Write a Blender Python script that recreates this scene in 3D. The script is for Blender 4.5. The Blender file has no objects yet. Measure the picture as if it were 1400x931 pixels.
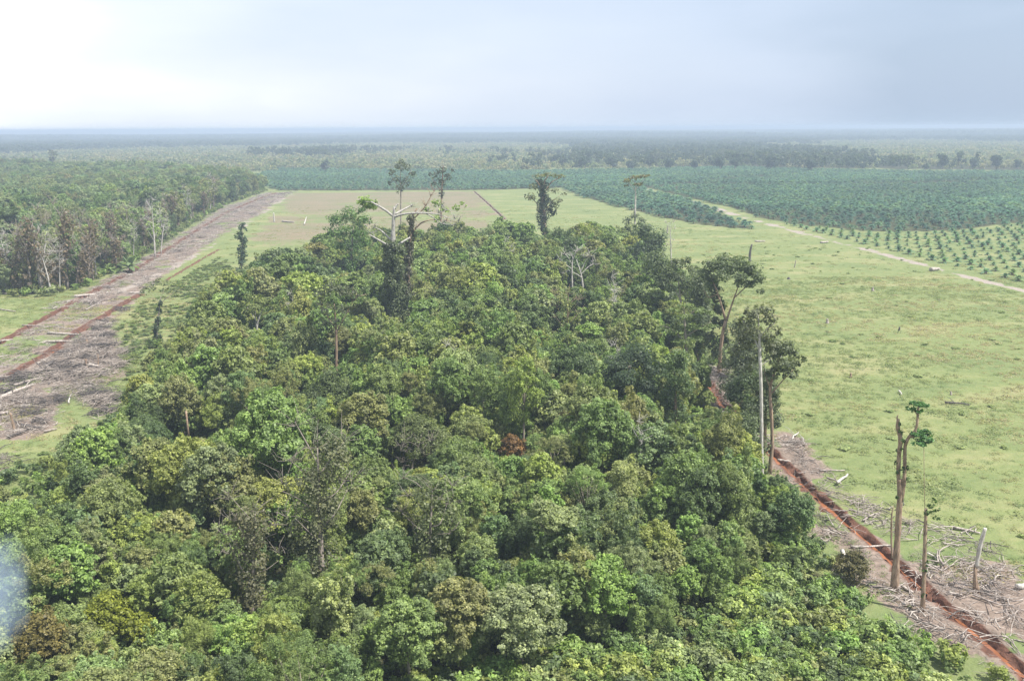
import bpy, math, random
import numpy as np
from mathutils import Vector, Matrix
from mathutils.geometry import delaunay_2d_cdt

SC = bpy.context.scene
COL = SC.collection
rng = np.random.default_rng(7)
random.seed(7)

# ------------------------------------------------------------------ camera
W, Hh, F = 1400.0, 931.0, 1212.0          # photograph size and focal length in its pixels
CAMH = 55.0                               # helicopter height above the plain, metres
PITCH = math.atan((465.5 - 175.5) / F)
ROLL = math.radians(0.3)
cam_d = bpy.data.cameras.new("camera")
cam = bpy.data.objects.new("camera", cam_d); COL.objects.link(cam)
cam_d.sensor_fit = 'HORIZONTAL'; cam_d.sensor_width = 36.0
cam_d.lens = 36.0 * F / W
cam_d.clip_start = 1.0; cam_d.clip_end = 120000.0
cam.matrix_world = (Matrix.Translation((0, 0, CAMH)) @ Matrix.Rotation(math.pi / 2 - PITCH, 4, 'X')
                    @ Matrix.Rotation(-ROLL, 4, 'Z'))
SC.camera = cam
CR = np.array(cam.matrix_world.to_3x3())

# ------------------------------------------------------------------ light
SUN_EL, SUN_AZ = math.radians(59), math.radians(112)    # azimuth from +Y (ahead) towards +X
sun_dir = Vector((math.cos(SUN_EL) * math.sin(SUN_AZ), math.cos(SUN_EL) * math.cos(SUN_AZ), math.sin(SUN_EL)))
sl = bpy.data.lights.new("sun", 'SUN'); sl.energy = 4.3; sl.angle = math.radians(0.6); sl.color = (1.0, 0.955, 0.88)
so = bpy.data.objects.new("sun", sl); COL.objects.link(so)
so.rotation_euler = sun_dir.to_track_quat('Z', 'Y').to_euler()

world = bpy.data.worlds.new("World"); SC.world = world; world.use_nodes = True
nt = world.node_tree; nt.nodes.clear()
def N(nt, t, **kw):
    n = nt.nodes.new(t)
    for k, v in kw.items(): setattr(n, k, v)
    return n
def L(nt, a, b): nt.links.new(a, b)
def ramp(nt, fac, stops, interp='LINEAR'):
    r = N(nt, 'ShaderNodeValToRGB'); r.color_ramp.interpolation = interp
    e = r.color_ramp.elements
    while len(e) < len(stops): e.new(0.5)
    for i, (p, c) in enumerate(stops):
        e[i].position = p; e[i].color = (*c, 1) if len(c) == 3 else c
    if fac is not None: L(nt, fac, r.inputs[0])
    return r
def mix(nt, fac, a, b, mode='MIX'):
    m = N(nt, 'ShaderNodeMix', data_type='RGBA', blend_type=mode)
    for s, v in ((m.inputs[0], fac), (m.inputs[6], a), (m.inputs[7], b)):
        if hasattr(v, 'default_value') or hasattr(v, 'is_linked'): L(nt, v, s)
        elif isinstance(v, (int, float)): s.default_value = v
        else: s.default_value = (*v, 1)
    return m.outputs[2]
def math_(nt, op, a, b=None, c=None, clamp=False):
    m = N(nt, 'ShaderNodeMath', operation=op); m.use_clamp = clamp
    for i, v in enumerate((a, b, c)):
        if v is None: continue
        if isinstance(v, (int, float)): m.inputs[i].default_value = v
        else: L(nt, v, m.inputs[i])
    return m.outputs[0]

sky = N(nt, 'ShaderNodeTexSky', sky_type='NISHITA'); sky.sun_disc = False
sky.sun_elevation = SUN_EL; sky.sun_rotation = SUN_AZ
sky.air_density = 1.2; sky.dust_density = 3.0
tc = N(nt, 'ShaderNodeTexCoord')
sep = N(nt, 'ShaderNodeSeparateXYZ'); L(nt, tc.outputs['Generated'], sep.inputs[0])
mp = N(nt, 'ShaderNodeMapping'); mp.inputs['Scale'].default_value = (1.6, 1.6, 6.0); mp.inputs['Location'].default_value = (0.3, 0.9, 0.15)
L(nt, tc.outputs['Generated'], mp.inputs[0])
nz = N(nt, 'ShaderNodeTexNoise'); nz.inputs['Scale'].default_value = 1.5; nz.inputs['Detail'].default_value = 6.0; nz.inputs['Roughness'].default_value = 0.45
L(nt, mp.outputs[0], nz.inputs['Vector'])
nzs = math_(nt, 'MULTIPLY_ADD', nz.outputs[0], 0.9, -0.45)
gx = math_(nt, 'MULTIPLY_ADD', sep.outputs[0], 0.95, 0.5)          # pale veil on one side, rain cloud on the other
g2 = math_(nt, 'ADD', gx, nzs, clamp=True)
cloud = ramp(nt, g2, [(0.0, (7.9, 8.05, 8.3)), (0.2, (6.1, 6.5, 7.1)), (0.45, (5.0, 5.6, 6.6)), (0.72, (4.3, 5.0, 6.2)), (1.0, (3.2, 3.95, 5.1))])
skycol = mix(nt, 0.86, sky.outputs[0], cloud.outputs[0])
bg = N(nt, 'ShaderNodeBackground'); bg.inputs['Strength'].default_value = 0.077
L(nt, skycol, bg.inputs['Color'])
wo = N(nt, 'ShaderNodeOutputWorld'); L(nt, bg.outputs[0], wo.inputs['Surface'])

SC.view_settings.view_transform = 'Standard'; SC.view_settings.look = 'None'
SC.view_settings.exposure = 1.12; SC.view_settings.gamma = 1.0
SC.cycles.max_bounces = 7; SC.cycles.diffuse_bounces = 4; SC.cycles.glossy_bounces = 2
SC.cycles.transmission_bounces = 4; SC.cycles.volume_bounces = 1; SC.cycles.use_denoising = True

# ------------------------------------------------------------------ picture <-> ground helpers
def ray(px, py):
    d = CR @ np.array([(px - W / 2) / F, -(py - Hh / 2) / F, -1.0]); return d
def G(px, py, z=0.0):
    """point of the plain (height z) that shows at pixel px,py"""
    d = ray(px, py); t = (z - CAMH) / d[2]
    return np.array([d[0] * t, d[1] * t, z])
def V(px, py, base):
    """point seen at px,py on the upright plane through base facing the camera"""
    d = ray(px, py); n = np.array([base[0], base[1], 0.0])
    t = (n @ n) / (d @ n); return np.array([0, 0, CAMH]) + d * t
def proj(P):
    P = np.atleast_2d(np.asarray(P, float)); q = (P - np.array([0, 0, CAMH])) @ CR
    z = -q[:, 2]; z = np.where(np.abs(z) < 1e-6, 1e-6, z)
    return np.stack([W / 2 + F * q[:, 0] / z, Hh / 2 - F * q[:, 1] / z, z], 1)
def poly_px(l): return np.array([G(x, y)[:2] for x, y in l])
def inside(P, poly):
    x, y = P[:, 0], P[:, 1]; r = np.zeros(len(P), bool); n = len(poly); j = n - 1
    for i in range(n):
        xi, yi = poly[i]; xj, yj = poly[j]
        if yi != yj:
            c = ((yi > y) != (yj > y)) & (x < (xj - xi) * (y - yi) / (yj - yi) + xi); r ^= c
        j = i
    return r
def dist_line(P, line, closed=False):
    best = np.full(len(P), 1e9); side = np.zeros(len(P))
    pts = list(range(len(line) - (0 if closed else 1)))
    for i in pts:
        a = line[i]; b = line[(i + 1) % len(line)]; ab = b - a
        t = np.clip(((P - a) @ ab) / (ab @ ab + 1e-9), 0, 1)
        q = P - (a + t[:, None] * ab); d = np.hypot(q[:, 0], q[:, 1]); m = d < best
        best[m] = d[m]; side[m] = np.sign(ab[0] * q[m, 1] - ab[1] * q[m, 0])
    return best, side
def hash2(i, j, s):
    h = (i * 374761393 + j * 668265263 + s * 974711) & 0x7fffffff
    h = ((h ^ (h >> 13)) * 1274126177) & 0x7fffffff
    return ((h ^ (h >> 16)) & 0xffff) / 65535.0
def vnoise(P, scale, seed=0):
    x = P[:, 0] / scale + 1000; y = P[:, 1] / scale + 1000
    i = np.floor(x).astype(np.int64); j = np.floor(y).astype(np.int64); u = x - i; v = y - j
    u = u * u * (3 - 2 * u); v = v * v * (3 - 2 * v)
    return ((hash2(i, j, seed) * (1 - u) + hash2(i + 1, j, seed) * u) * (1 - v)
            + (hash2(i, j + 1, seed) * (1 - u) + hash2(i + 1, j + 1, seed) * u) * v)
def fbm(P, scale, seed=0, o=3):
    return sum(vnoise(P, scale / 2 ** k, seed + k) * 0.5 ** k for k in range(o)) / sum(0.5 ** k for k in range(o))
def sdf(P, poly):
    d, _ = dist_line(P, poly, True); return np.where(inside(P, poly), d, -d)

# ------------------------------------------------------------------ zones (outlines on the ground)
FOREST = poly_px([(-330, 1100), (-170, 870), (-10, 800), (62, 722), (150, 640), (190, 560), (250, 478), (310, 418), (390, 378), (450, 354), (560, 347),
                  (700, 350), (800, 346), (895, 356), (925, 400), (935, 450), (950, 530), (985, 590), (1035, 660), (1100, 760), (1185, 850), (1260, 920), (1330, 1000), (1500, 1250), (700, 1300), (-200, 1250)])
DITCH_A = poly_px([(-160, 545), (-60, 500), (0, 470), (90, 420), (150, 388), (200, 360), (258, 323), (310, 291), (350, 274), (378, 264)])
DITCH_B = poly_px([(-160, 610), (-60, 553), (0, 521), (60, 488), (110, 452), (150, 428), (192, 403)])
DITCH_B2 = poly_px([(228, 383), (250, 370), (300, 341)])
DITCH_C = poly_px([(1560, 1055), (1460, 970), (1390, 910), (1340, 868), (1280, 818), (1225, 770), (1165, 720), (1110, 671), (1070, 634), (1030, 596), (990, 556), (965, 520)])
DITCH_D = poly_px([(648, 262), (664, 276), (690, 300)])
TRACK_R = poly_px([(880, 258), (930, 270), (993, 290), (1080, 315), (1190, 343), (1290, 370), (1400, 398), (1540, 434)])
TRACK_P = poly_px([(162, 400), (200, 383), (240, 364), (300, 330), (352, 296), (392, 268), (404, 262)])
TRACK_F = poly_px([(930, 254), (1040, 254), (1120, 255), (1230, 253.5), (1330, 249), (1420, 247)])
TRACK_G = poly_px([(880, 258), (1000, 246), (1100, 238)])
ROAD = poly_px([(-160, 545), (0, 470), (90, 420), (150, 388), (200, 360), (258, 323), (310, 291), (350, 274), (378, 264), (404, 262), (392, 268), (352, 294), (290, 330), (240, 366), (190, 404), (110, 453), (60, 488), (0, 521), (-160, 610)])
CLEAR_L = poly_px([(-160, 600), (0, 517), (110, 452), (180, 410), (150, 450), (170, 480), (160, 535), (150, 570), (95, 540), (80, 555), (70, 585), (40, 598), (-20, 600), (-160, 680)])
CLEAR_L2 = poly_px([(-160, 720), (-20, 625), (18, 618), (12, 640), (-40, 670)])
VERGE_A = poly_px([(60, 428), (150, 380), (200, 352), (258, 315), (310, 283), (372, 262), (376, 268), (312, 296), (260, 330), (200, 368), (150, 394), (90, 428)])
CLEAR_C = poly_px([(1560, 1100), (1560, 905), (1400, 800), (1375, 760), (1300, 722), (1250, 705), (1195, 690), (1150, 668), (1120, 640), (1095, 600), (1065, 588), (1040, 600), (1060, 650), (1100, 720), (1140, 770), (1200, 820), (1250, 870), (1340, 905), (1420, 965)])
GAP_C = poly_px([(955, 500), (985, 505), (1010, 540), (1010, 580), (985, 575), (960, 540)])
DRY = poly_px([(290, 385), (330, 340), (380, 285), (402, 264), (648, 262), (684, 296), (640, 345), (450, 352), (390, 374)])
PALM1 = poly_px([(330, 246), (380, 261), (650, 260.5), (780, 257), (880, 257), (1000, 285), (1040, 300), (1100, 309), (1200, 318), (1300, 316), (1420, 304), (1560, 300), (1560, 236), (1240, 236), (1000, 230), (700, 236), (380, 232)])
PALM2 = poly_px([(765, 258), (800, 271), (870, 290), (950, 307), (1045, 316), (1000, 296), (925, 272), (870, 258)])
YOUNG = poly_px([(1030, 300), (1100, 316), (1190, 339), (1290, 366), (1400, 392), (1560, 434), (1700, 430), (1650, 305), (1420, 305), (1300, 317), (1200, 319), (1100, 310)])
LEFTF = poly_px([(-420, 470), (-100, 420), (-40, 402), (30, 404), (90, 398), (150, 374), (200, 347), (258, 309), (310, 279), (362, 262), (330, 250), (200, 241), (0, 236), (-500, 238)])
TRACKS = [(TRACK_R, 2.3), (TRACK_P, 1.6), (TRACK_F, 3.0)]
DITCHES = [DITCH_A, DITCH_B, DITCH_B2, DITCH_C, DITCH_D]

# ------------------------------------------------------------------ materials
def mat(name):
    m = bpy.data.materials.new(name); m.use_nodes = True; t = m.node_tree; t.nodes.clear()
    return m, t, N(t, 'ShaderNodeOutputMaterial')
def leaf_mat(name, source):
    m, t, out = mat(name)
    if source == 'object':
        oi = N(t, 'ShaderNodeObjectInfo'); base = oi.outputs['Color']
    else:
        at = N(t, 'ShaderNodeAttribute', attribute_type='INSTANCER', attribute_name='tcol'); base = at.outputs['Color']
    tn = N(t, 'ShaderNodeAttribute', attribute_name='tint')
    k = math_(t, 'MULTIPLY_ADD', tn.outputs['Fac'], 1.15, 0.45)
    cmb = N(t, 'ShaderNodeCombineColor'); [L(t, k, cmb.inputs[i]) for i in range(3)]
    c = mix(t, 1.0, base, cmb.outputs[0], 'MULTIPLY')
    y = math_(t, 'MULTIPLY_ADD', tn.outputs['Fac'], 1.5, -0.75, clamp=True)
    c = mix(t, y, c, mix(t, 1.0, c, (1.28, 1.16, 0.9), 'MULTIPLY'))
    p = N(t, 'ShaderNodeBsdfPrincipled'); L(t, c, p.inputs['Base Color']); p.inputs['Roughness'].default_value = 0.5
    p.inputs['Specular IOR Level'].default_value = 0.35
    tr = N(t, 'ShaderNodeBsdfTranslucent'); L(t, mix(t, 1.0, c, (1.15, 1.25, 0.6), 'MULTIPLY'), tr.inputs['Color'])
    s = N(t, 'ShaderNodeMixShader'); s.inputs[0].default_value = 0.40
    L(t, p.outputs[0], s.inputs[1]); L(t, tr.outputs[0], s.inputs[2]); L(t, s.outputs[0], out.inputs['Surface'])
    return m
M_LEAF = leaf_mat("leaf", 'object')
M_LEAF_I = leaf_mat("leaf_scattered", 'instance')
def bark_mat(name, a, b, scale=2.0, source=None, rough=0.85):
    m, t, out = mat(name)
    tcn = N(t, 'ShaderNodeTexCoord'); mpn = N(t, 'ShaderNodeMapping'); mpn.inputs['Scale'].default_value = (scale * 2, scale * 2, scale * 0.5)
    L(t, tcn.outputs['Object'], mpn.inputs[0])
    n = N(t, 'ShaderNodeTexNoise'); n.inputs['Scale'].default_value = 1.0; n.inputs['Detail'].default_value = 6
    L(t, mpn.outputs[0], n.inputs['Vector'])
    r = ramp(t, n.outputs[0], [(0.32, a), (0.68, b)])
    c = r.outputs[0]
    if source: 
        oi = N(t, 'ShaderNodeObjectInfo'); c = mix(t, 1.0, c, oi.outputs['Color'], 'MULTIPLY')
    p = N(t, 'ShaderNodeBsdfPrincipled'); L(t, c, p.inputs['Base Color']); p.inputs['Roughness'].default_value = rough
    bmp = N(t, 'ShaderNodeBump'); bmp.inputs['Strength'].default_value = 0.6; bmp.inputs['Distance'].default_value = 0.1
    L(t, n.outputs[0], bmp.inputs['Height']); L(t, bmp.outputs[0], p.inputs['Normal'])
    L(t, p.outputs[0], out.inputs['Surface']); return m
M_BARK = bark_mat("bark", (0.12, 0.10, 0.075), (0.36, 0.31, 0.25))
M_PALE = bark_mat("pale_bark", (0.27, 0.245, 0.22), (0.55, 0.52, 0.475))
M_DEAD = bark_mat('dead_wood', (0.17, 0.155, 0.14), (0.44, 0.42, 0.385), 3.0)
M_BROWN = bark_mat("brown_bark", (0.12, 0.075, 0.05), (0.36, 0.26, 0.18))
M_CHAR = bark_mat("charred_wood", (0.03, 0.028, 0.028), (0.12, 0.10, 0.09))
M_LOG = bark_mat("weathered_wood", (0.17, 0.14, 0.12), (0.46, 0.41, 0.365))
M_STICK = bark_mat("brushwood", (0.16, 0.13, 0.115), (0.39, 0.34, 0.305), 1.0)
M_TWIG = bark_mat("dry_twigs", (0.15, 0.12, 0.10), (0.33, 0.285, 0.25), 1.0)

def ground_mat():
    m, t, out = mat("ground")
    geo = N(t, 'ShaderNodeNewGeometry')
    def noise(scale, detail=5, rough=0.55, sx=1.0, sy=1.0):
        mm = N(t, 'ShaderNodeMapping'); mm.inputs['Scale'].default_value = (sx, sy, 1); L(t, geo.outputs['Position'], mm.inputs[0])
        n = N(t, 'ShaderNodeTexNoise'); n.inputs['Scale'].default_value = scale; n.inputs['Detail'].default_value = detail; n.inputs['Roughness'].default_value = rough
        L(t, mm.outputs[0], n.inputs['Vector']); return n.outputs[0]
    nb, nm, ns, nf = noise(0.012, 4), noise(0.055, 5, 0.62, 0.55, 1.3), noise(0.45, 4, 0.6), noise(2.2, 3, 0.6)
    def A(nm_): return N(t, 'ShaderNodeAttribute', attribute_name=nm_).outputs['Fac']
    g1 = ramp(t, nm, [(0.32, (0.102, 0.142, 0.056)), (0.52, (0.165, 0.194, 0.076)), (0.64, (0.256, 0.240, 0.121)), (0.78, (0.348, 0.283, 0.180))]).outputs[0]
    g2 = ramp(t, ns, [(0.3, (0.087, 0.128, 0.046)), (0.55, (0.189, 0.206, 0.086)), (0.75, (0.289, 0.257, 0.145))]).outputs[0]
    grass = mix(t, 0.34, g1, g2)
    grass = mix(t, math_(t, 'MULTIPLY', nf, 0.35), grass, (0.106, 0.132, 0.059))
    dryc = mix(t, 0.5, ramp(t, nm, [(0.3, (0.114, 0.130, 0.061)), (0.5, (0.174, 0.154, 0.094)), (0.75, (0.230, 0.169, 0.125))]).outputs[0],
               ramp(t, ns, [(0.3, (0.119, 0.118, 0.064)), (0.7, (0.214, 0.169, 0.118))]).outputs[0])
    dirt = mix(t, 0.5, ramp(t, ns, [(0.28, (0.087, 0.066, 0.053)), (0.5, (0.197, 0.152, 0.126)), (0.72, (0.286, 0.231, 0.194))]).outputs[0],
               ramp(t, nf, [(0.3, (0.102, 0.078, 0.062)), (0.7, (0.271, 0.214, 0.176))]).outputs[0])
    pale = ramp(t, nf, [(0.3, (0.195, 0.162, 0.137)), (0.7, (0.332, 0.288, 0.252))]).outputs[0]
    red = mix(t, 0.5, ramp(t, ns, [(0.3, (0.061, 0.030, 0.021)), (0.7, (0.158, 0.076, 0.051))]).outputs[0],
              ramp(t, nf, [(0.3, (0.058, 0.032, 0.025)), (0.7, (0.173, 0.090, 0.065))]).outputs[0])
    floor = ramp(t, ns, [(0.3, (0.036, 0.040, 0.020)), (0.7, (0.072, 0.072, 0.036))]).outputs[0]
    br = math_(t, 'ADD', math_(t, 'MULTIPLY_ADD', ns, 0.9, -0.45), math_(t, 'MULTIPLY_ADD', nm, 0.6, -0.3))
    def m_(a, w=1.0):
        v = math_(t, 'ADD', A(a), math_(t, 'MULTIPLY', br, w))
        mr = N(t, 'ShaderNodeMapRange'); mr.interpolation_type = 'SMOOTHSTEP'; mr.inputs[1].default_value = 0.38; mr.inputs[2].default_value = 0.62
        L(t, v, mr.inputs[0]); return mr.outputs[0]
    c = mix(t, m_('dry', 1.0), grass, dryc)
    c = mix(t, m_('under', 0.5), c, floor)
    c = mix(t, m_('dirt', 1.1), c, dirt)
    c = mix(t, m_('pale', 0.6), c, pale)
    c = mix(t, m_('red', 0.45), c, red)
    p = N(t, 'ShaderNodeBsdfPrincipled'); L(t, c, p.inputs['Base Color']); p.inputs['Roughness'].default_value = 0.95; p.inputs['Specular IOR Level'].default_value = 0.1
    b = N(t, 'ShaderNodeBump'); b.inputs['Strength'].default_value = 0.8; b.inputs['Distance'].default_value = 0.5
    L(t, math_(t, 'ADD', math_(t, 'MULTIPLY', ns, 1.0), math_(t, 'MULTIPLY', nf, 0.35)), b.inputs['Height']); L(t, b.outputs[0], p.inputs['Normal'])
    L(t, p.outputs[0], out.inputs['Surface']); return m
M_GROUND = ground_mat()
def water_mat():
    m, t, out = mat("ditch_water")
    geo = N(t, 'ShaderNodeNewGeometry'); n = N(t, 'ShaderNodeTexNoise'); n.inputs['Scale'].default_value = 0.35; n.inputs['Detail'].default_value = 4
    L(t, geo.outputs['Position'], n.inputs['Vector'])
    c = ramp(t, n.outputs[0], [(0.3, (0.14, 0.055, 0.026)), (0.7, (0.32, 0.125, 0.055))]).outputs[0]
    p = N(t, 'ShaderNodeBsdfPrincipled'); L(t, c, p.inputs['Base Color']); p.inputs['Roughness'].default_value = 0.25
    L(t, p.outputs[0], out.inputs['Surface']); return m
M_WATER = water_mat()

# ------------------------------------------------------------------ mesh helpers
class MB:
    """collects pieces of one mesh: vertices, quads/tris, one float per vertex"""
    def __init__(s): s.v = []; s.q = []; s.t = []; s.a = []; s.n = 0
    def add(s, v, q=None, t=None, a=None):
        v = np.asarray(v, np.float32).reshape(-1, 3)
        if q is not None and len(q): s.q.append(np.asarray(q, np.int32) + s.n)
        if t is not None and len(t): s.t.append(np.asarray(t, np.int32) + s.n)
        s.v.append(v); s.a.append(np.full(len(v), 0.5, np.float32) if a is None else np.asarray(a, np.float32)); s.n += len(v)
    def tube(s, pts, rad, k=7, cap=True):
        pts = np.asarray(pts, float); n = len(pts); rad = np.broadcast_to(np.asarray(rad, float), (n,))
        tg = np.gradient(pts, axis=0); tg /= np.linalg.norm(tg, axis=1)[:, None] + 1e-9
        ref = np.array([0, 1.0, 0.1]) if abs(tg[:, 1]).mean() < 0.8 else np.array([1.0, 0, 0.1])
        b = np.cross(tg, ref); b /= np.linalg.norm(b, axis=1)[:, None] + 1e-9; c = np.cross(tg, b)
        th = np.linspace(0, 2 * np.pi, k, endpoint=False)
        v = pts[:, None] + rad[:, None, None] * (np.cos(th)[None, :, None] * b[:, None] + np.sin(th)[None, :, None] * c[:, None])
        i = np.arange(n - 1)[:, None] * k + np.arange(k)[None]; j = np.arange(n - 1)[:, None] * k + (np.arange(k)[None] + 1) % k
        q = np.stack([i, j, j + k, i + k], -1).reshape(-1, 4)
        v = v.reshape(-1, 3); t = None
        if cap:
            v = np.vstack([v, pts[-1:], pts[:1]]); e = (n - 1) * k; a = np.arange(k); b_ = (a + 1) % k
            t = np.vstack([np.stack([e + a, e + b_, np.full(k, n * k)], 1), np.stack([b_, a, np.full(k, n * k + 1)], 1)])
        s.add(v, q, t)
    def leaves(s, c, nrm, size, aspect, tint, r=None, fold=0.18):
        """pointed leaf sprays: one folded quad each"""
        r = r or rng; n = len(c)
        if n == 0: return
        nrm = nrm / (np.linalg.norm(nrm, axis=1)[:, None] + 1e-9)
        rnd = r.normal(size=(n, 3)); tg = rnd - (rnd * nrm).sum(1)[:, None] * nrm; tg /= np.linalg.norm(tg, axis=1)[:, None] + 1e-9
        b = np.cross(nrm, tg); Ls = size[:, None] * 0.5; Ws = Ls * np.reshape(aspect, (-1, 1))
        f = nrm * Ls * fold
        v = np.stack([c - tg * Ls - f, c + b * Ws, c + tg * Ls - f, c - b * Ws], 1).reshape(-1, 3)
        q = np.arange(n * 4).reshape(-1, 4); s.add(v, q, None, np.repeat(tint, 4))
    def mesh(s, name, m, smooth=False):
        me = bpy.data.meshes.new(name); v = np.concatenate(s.v)
        q = np.concatenate(s.q) if s.q else np.zeros((0, 4), np.int32); t = np.concatenate(s.t) if s.t else np.zeros((0, 3), np.int32)
        me.vertices.add(len(v)); me.vertices.foreach_set('co', v.ravel())
        me.loops.add(q.size + t.size); me.loops.foreach_set('vertex_index', np.concatenate([q.ravel(), t.ravel()]))
        me.polygons.add(len(q) + len(t))
        me.polygons.foreach_set('loop_start', np.concatenate([np.arange(len(q)) * 4, q.size + np.arange(len(t)) * 3]).astype(np.int32))
        if smooth: me.polygons.foreach_set('use_smooth', np.ones(len(q) + len(t), bool))
        at = me.attributes.new('tint', 'FLOAT', 'POINT'); at.data.foreach_set('value', np.concatenate(s.a))
        me.update(calc_edges=True); me.materials.append(m); return me
    def build(s, name, m, parent=None, smooth=False):
        return link(name, s.mesh(name, m, smooth), parent)
def link(name, data, parent=None, loc=None, rz=0.0, sc=None):
    o = bpy.data.objects.new(name, data); COL.objects.link(o)
    if parent is not None: o.parent = parent
    if loc is not None: o.location = loc
    if rz: o.rotation_euler = (0, 0, rz)
    if sc is not None: o.scale = (sc, sc, sc) if np.isscalar(sc) else sc
    return o
def tag(o, label=None, cat=None, group=None, kind=None):
    for k, v in (('label', label), ('category', cat), ('group', group), ('kind', kind)):
        if v: o[k] = v
    return o
def thing(name, label, cat, loc, rz=0.0, group=None, sc=None):
    return tag(link(name, None, None, loc, rz, sc), label, cat, group)
def copy_tree(o, parent=None):
    c = o.copy(); COL.objects.link(c)
    if parent is not None: c.parent = parent
    for ch in list(o.children): copy_tree(ch, c)
    return c

# ------------------------------------------------------------------ ground: one sheet to the horizon, ditches cut into it
def resample(line, step):
    seg = np.hypot(*np.diff(line, axis=0).T); cum = np.concatenate([[0], np.cumsum(seg)])
    n = max(2, int(cum[-1] / step)); s = np.linspace(0, cum[-1], n)
    # rounded corners: sample, then smooth
    p = np.stack([np.interp(s, cum, line[:, 0]), np.interp(s, cum, line[:, 1])], 1)
    for _ in range(6): p[1:-1] = p[1:-1] * 0.5 + (p[:-2] + p[2:]) * 0.25
    return p
DL = [resample(d, 1.4) for d in DITCHES]
DEPTH = [1.0, 1.0, 0.5, 0.85, 1.0]; DW = [(0.45, 0.95), (0.5, 1.05), (0.25, 0.65), (0.40, 0.78), (0.25, 0.6)]
def build_ground():
    pts = []
    y = 40.0
    rows = []
    # rows in log distance, wider than the view
    d = 45.0
    while d < 60000:
        s = d / 95 if d < 1200 else d / 45 if d < 6000 else d / 18
        s = max(s, 1.3)
        half = 0.75 * d + 60
        n = int(2 * half / s)
        x = np.linspace(-half, half, n) + rng.uniform(-.35, .35, n) * s
        yy = d + rng.uniform(-.35, .35, n) * s
        rows.append(np.stack([x, yy], 1)); d += s * 0.9
    P = np.concatenate(rows)
    B = 70000.0
    far = [(-B, -B / 2), (B, -B / 2), (-B, B), (B, B), (0, B), (-B, 0), (B, 0), (0, -B / 2)]
    near = [(a, b) for a in np.linspace(-400, 400, 17) for b in np.linspace(-400, 20, 9)]
    side = [(a * s_, b) for a in (900, 2500, 8000, 25000) for b in (-300, 100, 300) for s_ in (-1, 1)]
    keep = np.ones(len(P), bool)
    for k, dl in enumerate(DL):
        dd, _ = dist_line(P, dl[::3]); keep &= dd > 3.2
    P = P[keep]
    P = np.concatenate([P, np.array(far), np.array(near), np.array(side)])
    z = np.zeros(len(P)); tags = np.zeros((len(P), 2))
    ext = []; ez = []; er = []
    for k, dl in enumerate(DL):
        tg = np.gradient(dl, axis=0); tg /= np.linalg.norm(tg, axis=1)[:, None]; nr = np.stack([-tg[:, 1], tg[:, 0]], 1)
        b, tp = DW[k]; dp = DEPTH[k]; n = len(dl)
        fade = np.clip(np.minimum(np.arange(n), np.arange(n)[::-1]) / 3.0, 0, 1)
        for off, zz, rd in ((-2.6, 0.0, 0.1), (-tp - .25, 0.22, 0.5), (-tp, 0.05, 1), (-(b + tp) / 2, -dp * .55, 1), (-b, -dp, 1), (0, -dp - .05, 1), (b, -dp, 1), ((b + tp) / 2, -dp * .55, 1), (tp, 0.05, 1), (tp + .25, 0.22, 0.55), (2.6, 0, 0.1)):
            j = rng.normal(0, 0.16 if abs(off) > b else 0.05, n) + off * .9 * (fbm(dl + 500 * np.sign(off), 7, 44) - .5) * (abs(off) < 2.5) if off else np.zeros(n)
            ext.append(dl + nr * (off + j)[:, None]); ez.append((zz + rng.normal(0, .08, n) + (zz > .1) * .5 * np.clip(fbm(dl + 300 * np.sign(off), 4, 45) - .4, 0, 1)) * fade); er.append(np.full(n, rd * (.62 if k in (2, 4) else 1)))
    ext = np.concatenate(ext); ez = np.concatenate(ez); er = np.concatenate(er)
    P = np.concatenate([P, ext]); z = np.concatenate([z, ez]); red = np.concatenate([np.zeros(len(z) - len(er)), er])
    r = delaunay_2d_cdt([Vector(p) for p in P.tolist()], [], [], 0, 1e-4, True)
    vout, faces, orig = r[0], r[2], r[3]
    o = np.array([a[0] for a in orig]); P2 = P[o]; z2 = z[o]; red = red[o]
    dist = np.hypot(P2[:, 0], P2[:, 1])
    und = (fbm(P2, 60, 3) - .5) * 0.8 * np.clip(1 - dist / 1500, 0, 1)
    small = (fbm(P2, 5, 9, 2) - .5) * 0.35 * np.clip(1 - dist / 500, 0, 1) * (red == 0)
    F_ = np.array(faces, np.int32)
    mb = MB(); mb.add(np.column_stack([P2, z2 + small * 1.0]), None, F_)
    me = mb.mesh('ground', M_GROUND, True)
    w = (fbm(P2, 9, 21) - .5)
    sd = lambda poly, soft=1.6, n=5.0: np.clip(0.5 + (sdf(P2, poly) + w * n) / (2 * soft), 0, 1)
    dirt = np.maximum.reduce([sd(ROAD, 1.5, 3), sd(CLEAR_L, 2.5, 7), sd(CLEAR_L2, 2, 5), sd(CLEAR_C, 2.5, 6), sd(GAP_C, 1.5, 3), sd(VERGE_A, 2, 5)])
    dirt *= np.where(fbm(P2, 11, 33) > 0.565, 0.35, 1.0)
    pale = np.zeros(len(P2))
    for ln, hw in TRACKS:
        dd, _ = dist_line(P2, ln); pale = np.maximum(pale, np.clip(0.5 + (hw - dd + w * 2.5) / 2.0, 0, 1) * np.where(fbm(P2, 26, 90) > .44, 1, .62))
    dk, _ = dist_line(P2, DITCH_D); dirt = np.maximum(dirt, np.clip(1.2 - dk / 4, 0, 1) * 0.6)
    dry = sd(DRY, 6, 20) * np.clip(-.06 + 1.15 * fbm(P2, 40, 71) + .4 * np.clip((P2[:, 1] - 480) / 250, -1, 1), 0, 1)
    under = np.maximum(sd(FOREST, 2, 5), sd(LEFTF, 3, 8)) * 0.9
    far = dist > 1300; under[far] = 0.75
    under = np.maximum(under, np.maximum(sd(PALM1, 3, 8), sd(PALM2, 3, 6)) * 0.62)
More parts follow.
